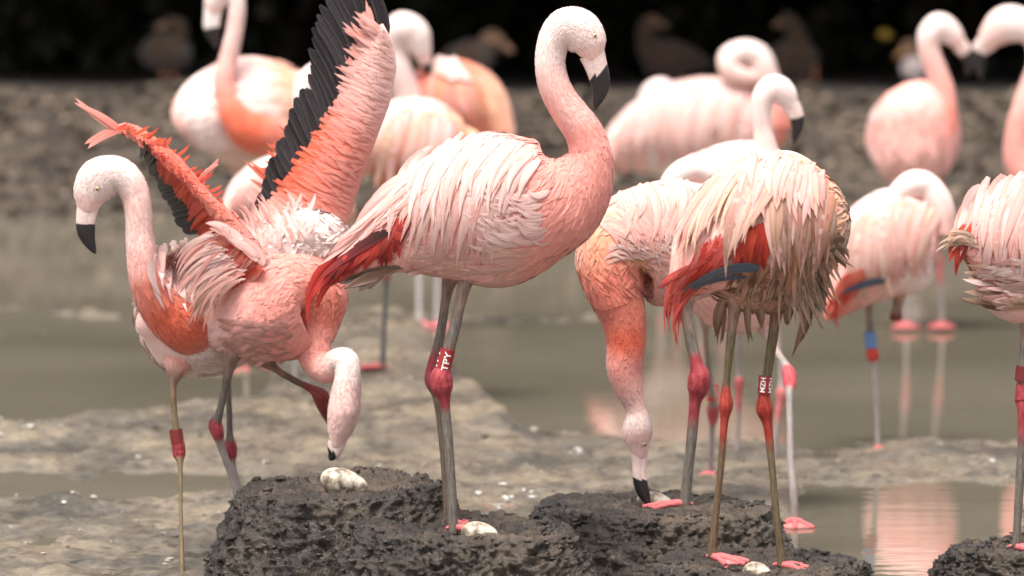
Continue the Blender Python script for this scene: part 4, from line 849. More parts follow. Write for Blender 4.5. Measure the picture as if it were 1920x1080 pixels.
# ---- the wet bedraggled bird
gz = P(1400, 1060, 9.7)[2]
m = bird('flamingo', 9.7, 1, [
    [(1258, 565, 5, 0.0, RD), (1285, 530, 36, 0.0, SA), (1335, 478, 88, 0.0, PP, 0.95), (1400, 440, 134, 0.02, CR, 0.85), (1468, 432, 144, 0.03, CR, 0.82), (1530, 440, 112, 0.04, PEA, 0.85), (1572, 452, 52, 0.05, TN), (1588, 460, 8, 0.05, BR)],
    [(1350, 560, 10, 0.02, TN), (1390, 548, 34, 0.02, mixc(PEA, BR, 0.4), 1.6), (1450, 545, 40, 0.02, mixc(PEA, BR, 0.5), 1.6), (1510, 540, 34, 0.02, BR, 1.4), (1545, 530, 8, 0.02, BR)],
    [(1530, 420, 40, 0.16, PP), (1520, 350, 36, 0.2, PP), (1480, 318, 34, 0.22, PW), (1440, 322, 30, 0.24, PW), (1410, 350, 26, 0.22, PW)]],
    legs=[leg_pts([(1385, 540, 26, 0.0), (1376, 590, 14, -0.01), (1369, 650, 11, -0.02), (1363, 710, 9.5, -0.02), (1361, 735, 12, -0.02), (1361, 760, 13, -0.02), (1358, 792, 9, -0.02), (1352, 870, 7.5, -0.02), (1343, 960, 9, -0.02), (1337, 1015, 11, -0.02), (1337, 1046, 13, -0.02)], (4, 6), GB, mixc(GB, BR, 0.5), (0.38, 0.06, 0.045)),
          leg_pts([(1465, 540, 28, 0.0), (1455, 590, 15, 0.02), (1447, 645, 13, 0.02), (1439, 700, 12, 0.02), (1433, 742, 15, 0.02), (1434, 768, 15.5, 0.02), (1440, 800, 11.5, 0.02), (1447, 870, 8.5, 0.01), (1455, 960, 9, 0.0), (1463, 1030, 10, 0.0), (1466, 1062, 12, 0.0)], (4, 6), GB, GB, (0.38, 0.055, 0.04))],
    feet=[(P(1337, 1048, 9.68), -0.7, 0.085), (P(1466, 1064, 9.7), -0.35, 0.10)],
    label='wet bedraggled flamingo with muddy plumage and a red lettered band above the ankle', group=FG, base_px=(1400,), base_z=gz, mat=M_BODY)
band(m, (1435, 705), (1432, 737), 13.5, (0.28, 0.018, 0.018), 'MZH', 0.02, face=-0.3, rep=5, size=0.5)
plumage(m, 0, 0.8, 6.5, 3000, 0.05, 0.007, 0.004, 0.10, 0.5, jitter=0.3)
plumage(m, 1, 0.3, 3.8, 1500, 0.05, 0.005, 0.010, 0.2, 0.7, tipc=BR, jitter=0.5)
# red wing under the drapes, one blue-grey quill, red strands
drape(m, [(1395, 430), (1350, 445), (1310, 470)], [(1330, 520), (1290, 530), (1262, 555)], 46, 5, [(0.66, 0.16, 0.14), (0.68, 0.24, 0.21), RD], [(0.6, 0.1, 0.09), RD], [PP, RD, DR], (0.006, 0.010), True, -0.06, (16, 14), mat=M_WET)
drape(m, [(1450, 420), (1400, 430)], [(1440, 505), (1375, 510)], 14, 9, [(0.7, 0.1, 0.05), RD], [RD, DR], [(0.7, 0.14, 0.06)], (0.005, 0.008), True, 0.05, (14, 10), mat=M_WET)
for k, pth in enumerate(([(1420, 508), (1350, 512), (1278, 546)], [(1425, 502), (1370, 502), (1300, 530)], [(1400, 520), (1340, 526), (1290, 548)])):
    one_feather(m, pth, 6.5, BLU, (0.14, 0.16, 0.2), (0.22, 0.24, 0.28), (0.012, 0.015), True, prof=(0.3, 0.5), mat=M_WET)
for pth in ([(1310, 500), (1258, 540), (1254, 625)], [(1318, 505), (1268, 560), (1272, 660)], [(1300, 520), (1262, 560), (1258, 600)], [(1320, 490), (1262, 520), (1235, 545)], [(1310, 530), (1275, 580), (1268, 630)], [(1330, 520), (1282, 560), (1280, 610)]):
    for q in range(3):
        one_feather(m, [(x + (random.random() - .5) * 14, y + (random.random() - .5) * 14) for x, y in pth], 3.6, (0.66, 0.14, 0.12), random.choice([RD, DR, (0.6, 0.1, 0.08)]), random.choice([RD, SA]), (0.008, 0.010), True, prof=(0.3, 0.8), mat=M_WET)
# drooping clumps: left sweep, pointed centre drop, right fall
drape(m, [(1345, 340), (1390, 310), (1430, 300)], [(1262, 470), (1282, 480), (1318, 450)], 40, 8, [PW, CR, PW], [CR, PP, TN], [PEA, SA, SA], (0.010, 0.016), True, 0.10, (20, 16), prof=(0.4, 0.9), lj=0.35)
drape(m, [(1400, 330), (1440, 320), (1470, 330)], [(1366, 515), (1370, 470), (1400, 440)], 28, 8, [PW, CR, PP], [CR, TN, PW], [PEA, PK], (0.014, 0.018), True, 0.05, (16, 10), prof=(0.4, 0.9))
drape(m, [(1450, 305), (1500, 305), (1540, 335), (1570, 390)], [(1448, 510), (1470, 520), (1510, 510), (1550, 480)], 70, 8, [CR, PW, PP, PEA], [TN, TN, PW, mixc(PP, BR, 0.5), BR], [SA, PEA, SA, BR], (0.006, 0.014), True, 0.02, (20, 18), prof=(0.45, 0.8), lj=0.4)
drape(m, [(1400, 300), (1450, 287), (1500, 297), (1540, 330)], [(1370, 380), (1430, 400), (1500, 400), (1550, 410)], 44, 8, [WH, PW, PW], [CR, PW, PP], [PEA, SA, SA], (0.012, 0.018), True, 0.05, (20, 18), prof=(0.45, 0.8), lj=0.4)
# brown tatters at the right and below
drape(m, [(1500, 480), (1540, 470), (1570, 440)], [(1480, 600), (1545, 590), (1592, 470)], 60, 4.5, [TN, PEA, BR], [BR, TN, GYB], [GYB, BR, CR], (0.004, 0.012), False, 0.08, (24, 24), prof=(0.35, 0.9))
drape(m, [(1540, 500), (1520, 520), (1480, 540)], [(1555, 570), (1530, 610), (1490, 600)], 44, 4.5, [GYB, CR, TN], [TN, BR], [GYB, CR], (0.004, 0.012), False, 0.05, (20, 22), prof=(0.35, 0.9))
drape(m, [(1400, 500), (1460, 500), (1520, 490)], [(1370, 555), (1430, 570), (1500, 560)], 60, 5, [BR, mixc(PEA, BR, .5), mixc(SA, BR, .4)], [BR, TN], [BR, PEA], (0.004, 0.010), False, 0.05, (20, 18), prof=(0.35, 0.9))
for pth in ([(1360, 555), (1352, 600), (1350, 648)], [(1352, 560), (1345, 600), (1343, 632)], [(1398, 560), (1402, 600), (1409, 645)], [(1420, 560), (1424, 590), (1430, 618)], [(1520, 540), (1508, 610), (1480, 668)], [(1525, 550), (1515, 600), (1496, 640)], [(1482, 570), (1478, 596), (1474, 612)]):
    for q in range(3):
        one_feather(m, [(x + (random.random() - .5) * 12, y + (random.random() - .5) * 8) for x, y in pth], 5.5, TN, BR, BR, (0.004, 0.004), prof=(0.2, 0.9))
for pth in ([(1560, 455), (1580, 448), (1588, 470)], [(1555, 470), (1582, 470), (1592, 488)], [(1550, 480), (1578, 490), (1585, 505)]):
    one_feather(m, pth, 6, BR, BR, TN, (0.01, 0.02), prof=(0.3, 0.9))
finish(m)

# ---- the bird asleep behind those two, only hump, belly and legs in sight
h = bird('flamingo', 11.5, -1, [
    [(1540, 500, 10, 0.1, PK), (1510, 505, 60, 0.08, PK), (1450, 495, 118, 0.04, PW), (1390, 485, 142, 0.0, PW, 0.85), (1330, 480, 120, 0.0, PP), (1285, 470, 60, 0, PP), (1265, 460, 8, 0, PP)],
    [(1262, 420, 34, -0.02, PP), (1262, 355, 28, -0.03, PW), (1284, 324, 27, -0.04, WH), (1312, 318, 26, -0.04, WH), (1342, 332, 25, -0.04, WH), (1365, 365, 22, -0.03, WH)]],
    legs=[leg_pts([(1325, 560, 30, 0.1), (1323, 620, 9, 0.2), (1329, 690, 7.5, 0.4), (1335, 745, 9, 0.55), (1337, 765, 12, 0.6), (1337, 782, 10, 0.62), (1335, 805, 7, 0.64), (1333, 850, 6.5, 0.66), (1332, 892, 7, 0.68)], (4, 5), PAL, PAL, (0.55, 0.12, 0.14)),
          leg_pts([(1430, 580, 36, 0.0), (1452, 650, 10, -0.1), (1470, 680, 9, -0.15), (1479, 700, 12, -0.18), (1481, 722, 12, -0.2), (1480, 742, 9, -0.22), (1481, 800, 8, -0.25), (1483, 870, 8, -0.28), (1488, 925, 9, -0.3), (1490, 975, 8, -0.3)], (3, 4), PAL, PAL, (0.55, 0.1, 0.12))],
    feet=[(P(1332, 892, 12.18), -1.8, 0.09), (P(1489, 980, 11.2), -1.6, 0.10)],
    label='flamingo asleep behind the bowing and the wet bird, white neck hump showing', group=FG, base_px=(1400,))
band(h, (1335, 722), (1337, 752), 12, (0.40, 0.03, 0.03), 'OVV', 0.55, face=0.5, tcol=(0.6, 0.4, 0.38))
plumage(h, 0, 0.6, 5.5, 1800, 0.05, 0.008, 0.005, 0.08, 0.35); finish(h)

# ---- white-headed bird looking right over the wet one
k_ = bird('flamingo', 12.4, 1, [
    [(1250, 330, 8, 0.0, PP), (1290, 335, 45, 0.0, PW), (1350, 345, 78, 0.0, WH, 0.85), (1410, 352, 88, 0.0, WH, 0.85), (1450, 350, 70, 0, PW), (1480, 350, 20, 0, PK)],
    [(1425, 370, 44, -0.02, PP), (1437, 320, 34, -0.02, PP), (1436, 282, 24, -0.02, PW), (1431, 245, 18.5, -0.02, PW), (1428, 210, 18.5, -0.02, WH), (1434, 180, 23, -0.02, WH, 0.9), (1452, 166, 28, -0.02, WH, 0.75), (1471, 178, 25, -0.02, WH, 0.66), (1482, 195, 17, -0.02, WH, 0.66), (1486, 203, 13, -0.02, WH, 0.66)]],
    legs=[leg_pts([(1380, 400, 24, 0.1), (1384, 560, 8, 0.15), (1386, 690, 6.5, 0.2), (1386, 715, 9, 0.2), (1385, 740, 6, 0.2), (1384, 800, 5.5, 0.2), (1382, 858, 6.5, 0.2)], (3, 4), PAL, PAL, (0.55, 0.15, 0.15)),
          leg_pts([(1440, 400, 24, 0.0), (1455, 560, 8, 0.0), (1464, 700, 6.5, 0.0), (1466, 735, 11, 0.0), (1462, 760, 7, 0.0), (1455, 820, 6, 0.0), (1450, 876, 6.5, 0.0)], (3, 4), PAL, PAL, (0.6, 0.2, 0.2))],
    feet=[(P(1382, 858, 12.6), -0.8, 0.09), (P(1450, 876, 12.4), -0.8, 0.09)],
    label='white-headed flamingo with black hooked bill looking over the wet bird\'s back', group=FG, base_px=(1400,))
add_bill(k_, [(1482, 196, 17, -0.02, 0.6), (1489, 208, 15, -0.02, 0.6), (1494, 221, 13.5, -0.02, 0.6), (1495, 236, 11.5, -0.02, 0.6), (1492, 253, 7.5, -0.02, 0.6), (1488, 270, 2, -0.02, 0.6)], 2.0, 0.1)
plumage(k_, 0, 0.6, 4.6, 1200, 0.05, 0.008, 0.005, 0.06, 0.35); finish(k_)

# ---- sleeping bird with the blue band
s_b = bird('flamingo', 12.8, 1, [
    [(1548, 598, 5, 0.0, RD), (1570, 568, 28, 0.0, SA), (1608, 520, 66, 0.0, PP), (1655, 470, 100, 0.0, PW, 0.85), (1705, 442, 98, 0.0, WH, 0.85), (1745, 428, 58, 0.0, PP), (1772, 425, 10, 0.0, PP)],
    [(1755, 440, 36, -0.02, PP), (1758, 385, 30, -0.02, PW), (1738, 352, 26, -0.02, WH), (1712, 346, 25, -0.03, WH), (1688, 362, 23, -0.03, WH), (1672, 385, 20, -0.02, WH)]],
    legs=[leg_pts([(1640, 540, 20, 0.0), (1630, 575, 9.5, 0.0), (1632, 620, 8.5, 0.0), (1634, 650, 9, 0.0), (1637, 668, 10.5, 0.0), (1640, 690, 7, 0.0), (1643, 740, 6.2, 0.0), (1645, 800, 6, 0.0), (1646, 843, 7.5, 0.0)], (3, 4), GR, PAL, (0.52, 0.06, 0.05)),
          leg_pts([(1690, 540, 14, 0.02), (1683, 575, 12, 0.02), (1680, 596, 11, 0.02), (1679, 603, 5, 0.02)], (1, 4), GR, BR, (0.2, 0.05, 0.045))],
    feet=[(P(1646, 843, 12.8), -1.3, 0.09)],
    label='flamingo asleep on one leg with a blue leg band', group=FG, base_px=(1650,))
band(s_b, (1631, 622), (1633, 652), 11.5, (0.10, 0.19, 0.36), None, 0.0)
plumage(s_b, 0, 0.8, 5.5, 1800, 0.05, 0.008, 0.005, 0.06, 0.35)
drape(s_b, [(1610, 420), (1660, 375), (1720, 375), (1755, 400)], [(1585, 545), (1620, 560), (1680, 550), (1735, 510)], 44, 10, [WH, CR, PW], [PW, CR, PP], [SA, PEA, PK], (0.004, 0.009), True, 0.06, (16, 20))
drape(s_b, [(1620, 510), (1590, 530)], [(1580, 560), (1556, 590)], 14, 9, [SA, RD], [RD, SA], [CO], (0.012, 0.016), False, 0.05, (16, 12))
for pth in ([(1590, 545), (1568, 575), (1572, 620)], [(1600, 540), (1560, 565), (1552, 596)]): one_feather(s_b, pth, 6, (0.7, 0.15, 0.1), RD, RD, (0.016, 0.016), prof=(0.3, 0.8))
for pth in ([(1660, 528), (1625, 532), (1575, 552)],): one_feather(s_b, pth, 7, BLU, (0.1, 0.13, 0.22), BLU, (0.02, 0.02), True, prof=(0.3, 0.5))
finish(s_b)

# ---- the facing pair at the right
r1 = bird('flamingo', 16.4, 1, [
    [(1702, 362, 6, 0.0, PP), (1706, 335, 50, 0.0, PP, 1.2), (1710, 290, 82, 0.0, PP, 1.3), (1712, 240, 88, 0.02, PK, 1.3), (1704, 200, 76, 0.04, PW, 1.3), (1694, 176, 42, 0.06, SA, 1.2), (1688, 168, 6, 0.06, SA)],
    [(1735, 290, 40, -0.08, PP), (1752, 248, 42, -0.08, CO), (1765, 210, 31, -0.07, SA), (1766, 172, 24, -0.06, PK), (1755, 130, 20.5, -0.06, PP), (1743, 95, 20, -0.06, PW), (1744, 65, 23, -0.06, WH), (1762, 50, 26, -0.06, WH, 0.8), (1784, 64, 23, -0.06, WH, 0.7), (1799, 82, 15, -0.06, PW, 0.7), (1806, 90, 11, -0.06, PW, 0.7)]],
    legs=[leg_pts([(1694, 320, 26, 0.0), (1694, 380, 9, 0.0), (1697, 460, 6, 0.0), (1699, 485, 9, 0.0), (1700, 510, 6, 0.0), (1700, 560, 5, 0.0), (1700, 610, 6, 0.0)], (3, 4), PAL, PAL, (0.6, 0.2, 0.2)),
          leg_pts([(1748, 320, 26, 0.0), (1752, 380, 9, 0.0), (1757, 460, 6, 0.0), (1760, 485, 9, 0.0), (1762, 510, 6, 0.0), (1765, 560, 5, 0.0), (1767, 610, 6, 0.0)], (3, 4), PAL, PAL, (0.6, 0.2, 0.2))],
    feet=[(P(1695, 610, 16.4), -1.57, 0.085, (0.6, 0.15, 0.16), 0.7), (P(1762, 610, 16.4), -1.57, 0.085, (0.6, 0.15, 0.16), 0.7)],
    label='flamingo with its back turned, touching bills with the bird opposite', group=FG, base_px=(1730,))
add_bill(r1, [(1799, 84, 15, -0.06, 0.7), (1808, 94, 13.5, -0.06, 0.7), (1815, 104, 12, -0.06, 0.7), (1818, 118, 10, -0.06, 0.7), (1815, 132, 6, -0.06, 0.7), (1811, 142, 2, -0.06, 0.7)], 1.6, 0.2)
plumage(r1, 0, 0.6, 5.4, 1100, 0.055, 0.01, 0.005, 0.07, 0.35); finish(r1)
r2 = bird('flamingo', 16.3, -1, [
    [(2120, 300, 8, 0.1, PK), (2080, 300, 50, 0.1, PP), (2020, 305, 90, 0.05, PW, 0.85), (1965, 310, 80, 0.0, PP), (1920, 315, 45, 0.0, PK), (1895, 315, 8, 0.0, PK)],
    [(1935, 340, 40, -0.04, PK), (1912, 300, 30, -0.04, PK), (1912, 245, 26, -0.04, PK), (1930, 180, 24, -0.04, PP), (1950, 120, 23, -0.04, PW), (1945, 72, 25, -0.04, WH), (1918, 48, 31, -0.04, WH, 0.85), (1887, 46, 35, -0.04, WH, 0.7), (1863, 64, 27, -0.04, PW, 0.66), (1850, 82, 18, -0.04, PW, 0.66), (1846, 88, 14, -0.04, PW, 0.66)]],
    legs=[leg_pts([(1975, 380, 24, 0.0), (1975, 440, 8, 0.0), (1976, 490, 8, 0.0), (1978, 510, 6, 0.0), (1978, 612, 6, 0.0)], (2, 2), PAL, PAL, (0.6, 0.2, 0.2)), leg_pts([(2015, 380, 24, 0.1), (2018, 440, 8, 0.1), (2018, 490, 8, 0.1), (2020, 510, 6, 0.1), (2020, 610, 6, 0.1)], (2, 2), PAL, PAL, (0.6, 0.2, 0.2))],
    feet=[(P(1978, 614, 16.3), -1.9, 0.1), (P(2020, 610, 16.4), -1.9, 0.1)],
    label='flamingo facing left whose pink head meets the other bird\'s bill', group=FG, base_px=(1990,))
add_bill(r2, [(1853, 78, 20, -0.04, 0.6), (1842, 88, 16.5, -0.04, 0.6), (1836, 98, 15, -0.04, 0.6), (1834, 112, 13, -0.04, 0.6), (1837, 132, 8, -0.04, 0.6), (1842, 150, 2, -0.04, 0.6)], 2.0, 0.25)
plumage(r2, 0, 0.6, 4.5, 700, 0.055, 0.01, 0.005, 0.07, 0.35); finish(r2)

# ---- the near bird cut by the right edge of the view
gz = P(1908, 1028, 10.15)[2]
rt_ = bird('flamingo', 10.2, 1, [
    [(1778, 452, 5, 0.0, CR), (1805, 446, 34, 0.0, SA), (1845, 448, 84, 0.0, PP, 0.9), (1910, 455, 128, 0.0, PP, 0.78), (1990, 452, 148, 0.0, PP, 0.72), (2070, 430, 118, 0.0, PK, 0.75), (2130, 395, 70, 0.0, PK, 0.9), (2150, 340, 42, 0.0, PK), (2130, 270, 34, 0, PP), (2098, 205, 30, 0, PW), (2090, 140, 28, 0, WH), (2108, 85, 32, 0, WH, 0.9), (2140, 75, 40, 0, WH, 0.7), (2162, 105, 30, 0, WH, 0.66), (2168, 130, 17, 0, PW, 0.6)],
    [(1840, 520, 10, -0.02, PW), (1870, 545, 40, -0.02, PW), (1930, 560, 52, -0.02, PP), (1990, 560, 40, 0, PP), (2040, 540, 10, 0, PP)]],
    legs=[leg_pts([(1935, 560, 40, -0.02), (1924, 620, 15, -0.04), (1920, 670, 12, -0.04), (1918, 705, 13, -0.04), (1918, 728, 17, -0.04), (1919, 752, 16, -0.04), (1917, 780, 11, -0.05), (1914, 870, 10, -0.05), (1908, 970, 10, -0.05), (1905, 1026, 11, -0.05)], (4, 6), GR, GR),
          leg_pts([(2000, 560, 40, 0.08), (2002, 640, 13, 0.08), (2000, 700, 12, 0.08), (1998, 725, 16, 0.08), (2000, 755, 13, 0.08), (2004, 880, 9, 0.08), (2006, 1050, 10, 0.08), (2006, 1080, 10, 0.08)], (3, 4), GR, GR)],
    feet=[(P(1905, 1030, 10.15), -0.5, 0.10), (P(2006, 1084, 10.28), -0.5, 0.10)],
    label='pink flamingo showing its tail end with tattered straw-coloured tuft and lettered band', group=FG, base_px=(1930,), base_z=gz)
add_bill(rt_, [(2166, 124, 20, 0, .6), (2172, 146, 18, 0, .6), (2176, 166, 16, 0, .6), (2174, 186, 10, 0, .6), (2168, 202, 3, 0, .6)], 1.8, 0.3)
band(rt_, (1919, 686), (1917, 714), 15, (0.16, 0.02, 0.02), 'VNH', -0.04, face=0.4)
plumage(rt_, 0, 0.8, 7.0, 3000, 0.045, 0.007, 0.005, 0.08, 0.4)
drape(rt_, [(1840, 400), (1815, 425)], [(1800, 470), (1785, 500)], 18, 8, [RD, CO, (0.6, .12, .05)], [RD, DR], [DR, CO], (0.004, 0.012), True, 0.05, (16, 16))
drape(rt_, [(1830, 360), (1870, 335), (1930, 325), (2000, 320)], [(1800, 440), (1835, 510), (1890, 520), (1960, 520)], 50, 10, [PW, PP, WH], [PW, PP], [PK, SA, PP], (0.004, 0.009), True, 0.08, (18, 16), prof=(0.4, 0.8), lj=0.3)
drape(rt_, [(1820, 445), (1830, 460)], [(1765, 440), (1772, 470)], 16, 4, [CR, TN], [TN, CR], [BR, CR], (0.01, 0.02), False, 0.15, (14, 16), prof=(0.3, 0.8))
for k in range(60):
    x, y = 1860 + 90 * random.random(), 490 + 90 * random.random(); ln = 30 + 40 * random.random(); cc_ = random.choice([WH, WH, PW, CR, mixc(PP, BR, 0.4)]) if y < 545 else random.choice([mixc(PP, BR, 0.5), BR, PW, TN])
    one_feather(rt_, [(x, y), (x - ln * 0.5, y + 2), (x - ln, y - 8 + 16 * random.random())], 6, cc_, cc_, random.choice([PW, TN]), (0.004, 0.014), prof=(0.35, 0.8))
finish(rt_)

# ---- far birds behind the left half
bl = bird('flamingo', 15.0, -1, [
    [(333, 246, 6, 0.0, PW), (348, 236, 48, 0.0, PP, 1.1), (385, 222, 82, 0.0, WH, 1.2), (435, 216, 104, 0.02, PW, 1.2), (490, 214, 108, 0.04, PW, 1.2), (545, 208, 92, 0.06, PEA, 1.2), (588, 200, 56, 0.08, PW, 1.1), (612, 198, 8, 0.08, PW)],
    [(535, 250, 36, -0.10, PEA), (500, 252, 44, -0.14, SA), (466, 243, 40, -0.17, CO), (440, 218, 30, -0.18, CO), (426, 185, 23, -0.17, SA), (421, 152, 21, -0.16, PK), (427, 118, 19.5, -0.15, PP), (436, 78, 16.5, -0.15, PW), (443, 40, 15, -0.15, PW), (444, 5, 16, -0.15, WH), (434, -18, 20, -0.15, WH, 0.8), (414, -14, 25, -0.15, WH, 0.7), (403, 4, 21, -0.15, WH, 0.66), (400, 18, 16, -0.15, PW, 0.66), (399, 26, 12, -0.15, PW, 0.66)]],
    legs=[leg_pts([(450, 290, 30, 0.0), (455, 360, 9, 0.0), (458, 430, 7, 0.0), (460, 455, 10, 0.0), (461, 480, 6, 0.0), (462, 690, 6, 0.0)], (3, 3), PAL, PAL, (0.6, 0.2, 0.2)), leg_pts([(510, 290, 30, 0.1), (516, 360, 9, 0.1), (520, 430, 7, 0.1), (520, 455, 10, 0.1), (521, 480, 6, 0.1), (522, 690, 6, 0.1)], (3, 3), PAL, PAL, (0.6, 0.2, 0.2))],
    feet=[(P(462, 694, 15.0), -2.0, 0.1), (P(522, 690, 15.1), -2.0, 0.1)],
    label='flamingo with tall straight neck and pale raised bill, orange at the neck base', group=FG, base_px=(480,))
add_bill(bl, [(400, 16, 17, -0.15, 0.66), (398, 32, 15.5, -0.15, 0.66), (397, 48, 15, -0.15, 0.66), (399, 62, 13, -0.15, 0.66), (404, 78, 8, -0.15, 0.66), (408, 92, 3, -0.15, 0.66)], 2.3, -0.1, (0.8, 0.7, 0.66))
plumage(bl, 0, 0.6, 6.4, 1500, 0.055, 0.01, 0.005, 0.06, 0.35); finish(bl)
q_ = bird('flamingo', 13.8, 1, [
    [(424, 430, 6, 0.0, PK), (438, 405, 30, 0.0, PP), (475, 380, 62, 0.0, PW), (525, 370, 82, 0.0, WH), (585, 378, 80, 0, PW), (635, 395, 52, 0, PEA), (664, 405, 10, 0, PEA)],
    [(615, 400, 44, 0.0, PEA), (612, 330, 34, 0.0, PP), (590, 260, 27, 0.0, PW), (574, 200, 25, 0.0, WH), (576, 160, 25, 0.0, WH), (598, 138, 24, 0.0, WH), (625, 148, 22, 0.0, WH), (640, 175, 16, 0, PW)]],
    legs=[leg_pts([(540, 430, 26, 0.0), (548, 500, 9, 0.0), (552, 560, 10, 0.0), (553, 600, 7, 0.0), (554, 680, 6.5, 0.0), (554, 762, 7, 0.0)], (2, 2), PAL, PAL, (0.6, 0.2, 0.2)), leg_pts([(585, 430, 26, 0.12), (584, 500, 9, 0.12), (582, 560, 10, 0.12), (582, 600, 7, 0.12), (580, 680, 6.5, 0.12), (578, 755, 7, 0.12)], (2, 2), PAL, PAL, (0.6, 0.2, 0.2))],
    feet=[(P(554, 764, 13.8), -2.6, 0.11), (P(578, 757, 13.92), -2.6, 0.11)],
    label='pale flamingo mostly hidden behind the raised black-edged wing', group=FG, base_px=(560,))
add_bill(q_, [(638, 168, 17, 0, .66), (645, 184, 15, 0, .66), (648, 200, 13, 0, .66), (644, 216, 8, 0, .66), (640, 228, 2, 0, .66)], 1.8, 0.1)
plumage(q_, 0, 0.6, 5.4, 1300, 0.05, 0.009, 0.005, 0.06, 0.35)
drape(q_, [(470, 330), (510, 305), (560, 300)], [(432, 420), (455, 430), (500, 440)], 18, 10, WHs, [PP, PK, PW], [SA, PP], (0.008, 0.016), False, 0.1, (16, 16)); finish(q_)
for D2 in np.linspace(15.0, 13.0, 80):                        # where the foot meets the old mound
    p = P(717, 694, D2)
    if p[2] > ground_z(p[0], p[1]) + 0.002: break
p2 = bird('flamingo', D2, 1, [
    [(650, 318, 5, 0.0, DR), (668, 310, 18, 0.0, TN), (700, 288, 54, 0.0, CR), (745, 275, 88, 0.0, PW, 0.85), (800, 280, 92, 0.0, WH, 0.85), (850, 292, 68, 0, PEA), (885, 300, 10, 0, PEA)],
    [(860, 310, 36, 0.02, PK), (890, 285, 26, 0.08, PEA), (880, 262, 22, 0.12, PEA), (850, 252, 20, 0.12, PEA), (830, 262, 16, 0.1, PP)]],
    legs=[leg_pts([(750, 340, 26, 0.0), (735, 420, 9, 0.0), (726, 480, 8, 0.0), (724, 510, 9, 0.0), (723, 540, 7.5, 0.0), (720, 620, 7, 0.0), (717, 692, 7.5, 0.0)], (3, 3), GR, mixc(GR, BLU, 0.3)), leg_pts([(790, 340, 26, 0.1), (788, 420, 9, 0.1), (780, 455, 10, 0.1), (772, 440, 8, 0.12), (760, 400, 8, 0.12)], (2, 2), GR, GR)],
    feet=[(P(717, 690, D2), 3.0, 0.11, (0.65, 0.16, 0.16))],
    label='flamingo with long cream and orange wing plumes in front of the preening bird', group=FG, base_px=(760,))
plumage(p2, 0, 0.6, 5.5, 1400, 0.05, 0.009, 0.005, 0.07, 0.4)
drape(p2, [(715, 225), (755, 205), (810, 212), (850, 240)], [(680, 325), (725, 365), (775, 350), (835, 320)], 32, 11, [WH, CR, PW], [CR, PW, PEA], [SA, SA, RD, PEA], (0.006, 0.012), True, 0.06, (16, 18))
drape(p2, [(700, 300), (740, 320), (800, 310), (840, 300)], [(665, 320), (725, 380), (790, 370), (850, 275)], 12, 8, [RD, DR], [DR, RD], [CO], (0.004, 0.008), False, 0.05, (12, 12)); finish(p2)
p1 = bird('flamingo', 16.5, -1, [
    [(955, 330, 6, 0.0, PK), (935, 300, 36, 0.0, PK), (905, 250, 66, 0.0, PEA, 0.9), (868, 205, 86, 0.0, PEA, 0.9), (828, 190, 78, 0.0, CO, 0.9), (790, 205, 50, 0, PK), (765, 220, 10, 0, PK)],
    [(790, 260, 44, -0.06, PK), (778, 215, 36, -0.06, PP), (762, 170, 27, -0.07, PW), (748, 130, 25, -0.08, WH), (740, 95, 25, -0.08, WH), (741, 68, 26, -0.09, WH), (756, 54, 32, -0.1, WH, 0.85), (776, 66, 31, -0.1, WH, 0.7), (787, 88, 23, -0.1, WH, 0.7), (794, 106, 15, -0.1, PW, 0.7), (796, 114, 11, -0.1, PW, 0.7)]],
    legs=[leg_pts([(800, 280, 30, 0.0), (792, 360, 9, 0.0), (788, 430, 9, 0.0), (787, 460, 6.5, 0.0), (786, 540, 6, 0.0), (786, 608, 6.5, 0.0)], (2, 2), (0.6, 0.55, 0.54), (0.6, 0.55, 0.54), (0.6, 0.2, 0.2)), leg_pts([(840, 280, 30, 0.05), (830, 360, 9, 0.05), (824, 430, 9, 0.05), (822, 460, 6.5, 0.05), (820, 540, 6, 0.05), (819, 608, 6.5, 0.05)], (2, 2), (0.6, 0.55, 0.54), (0.6, 0.55, 0.54), (0.6, 0.2, 0.2))],
    feet=[(P(786, 609, 16.5), -1.2, 0.09, (0.66, 0.22, 0.25)), (P(819, 608, 16.55), -1.2, 0.09, (0.66, 0.22, 0.25))],
    label='orange-backed flamingo preening, bill tip pressed into its own back', group=FG, base_px=(820,))
add_bill(p1, [(793, 102, 15, -0.1, 0.7), (797, 114, 13, -0.1, 0.7), (800, 124, 11, -0.1, 0.7), (802, 133, 7, -0.09, 0.7), (803, 140, 3, -0.08, 0.7)], 1.6, 0.0, (0.7, 0.45, 0.4))
plumage(p1, 0, 0.6, 5.4, 1400, 0.055, 0.01, 0.006, 0.09, 0.4)
drape(p1, [(815, 125), (850, 118), (890, 150)], [(830, 250), (875, 260), (925, 260)], 26, 11, [PEA, (0.75, 0.3, 0.12), PP], [PEA, PP, SA], [SA, PP, (0.7, 0.25, 0.1)], (0.008, 0.016), False, 0.05, (18, 20))
drape(p1, [(815, 112), (850, 112)], [(830, 135), (880, 145)], 14, 10, [WH], [WH, CR], [PW], (0.018, 0.026), False, 0.05, (14, 12)); finish(p1)

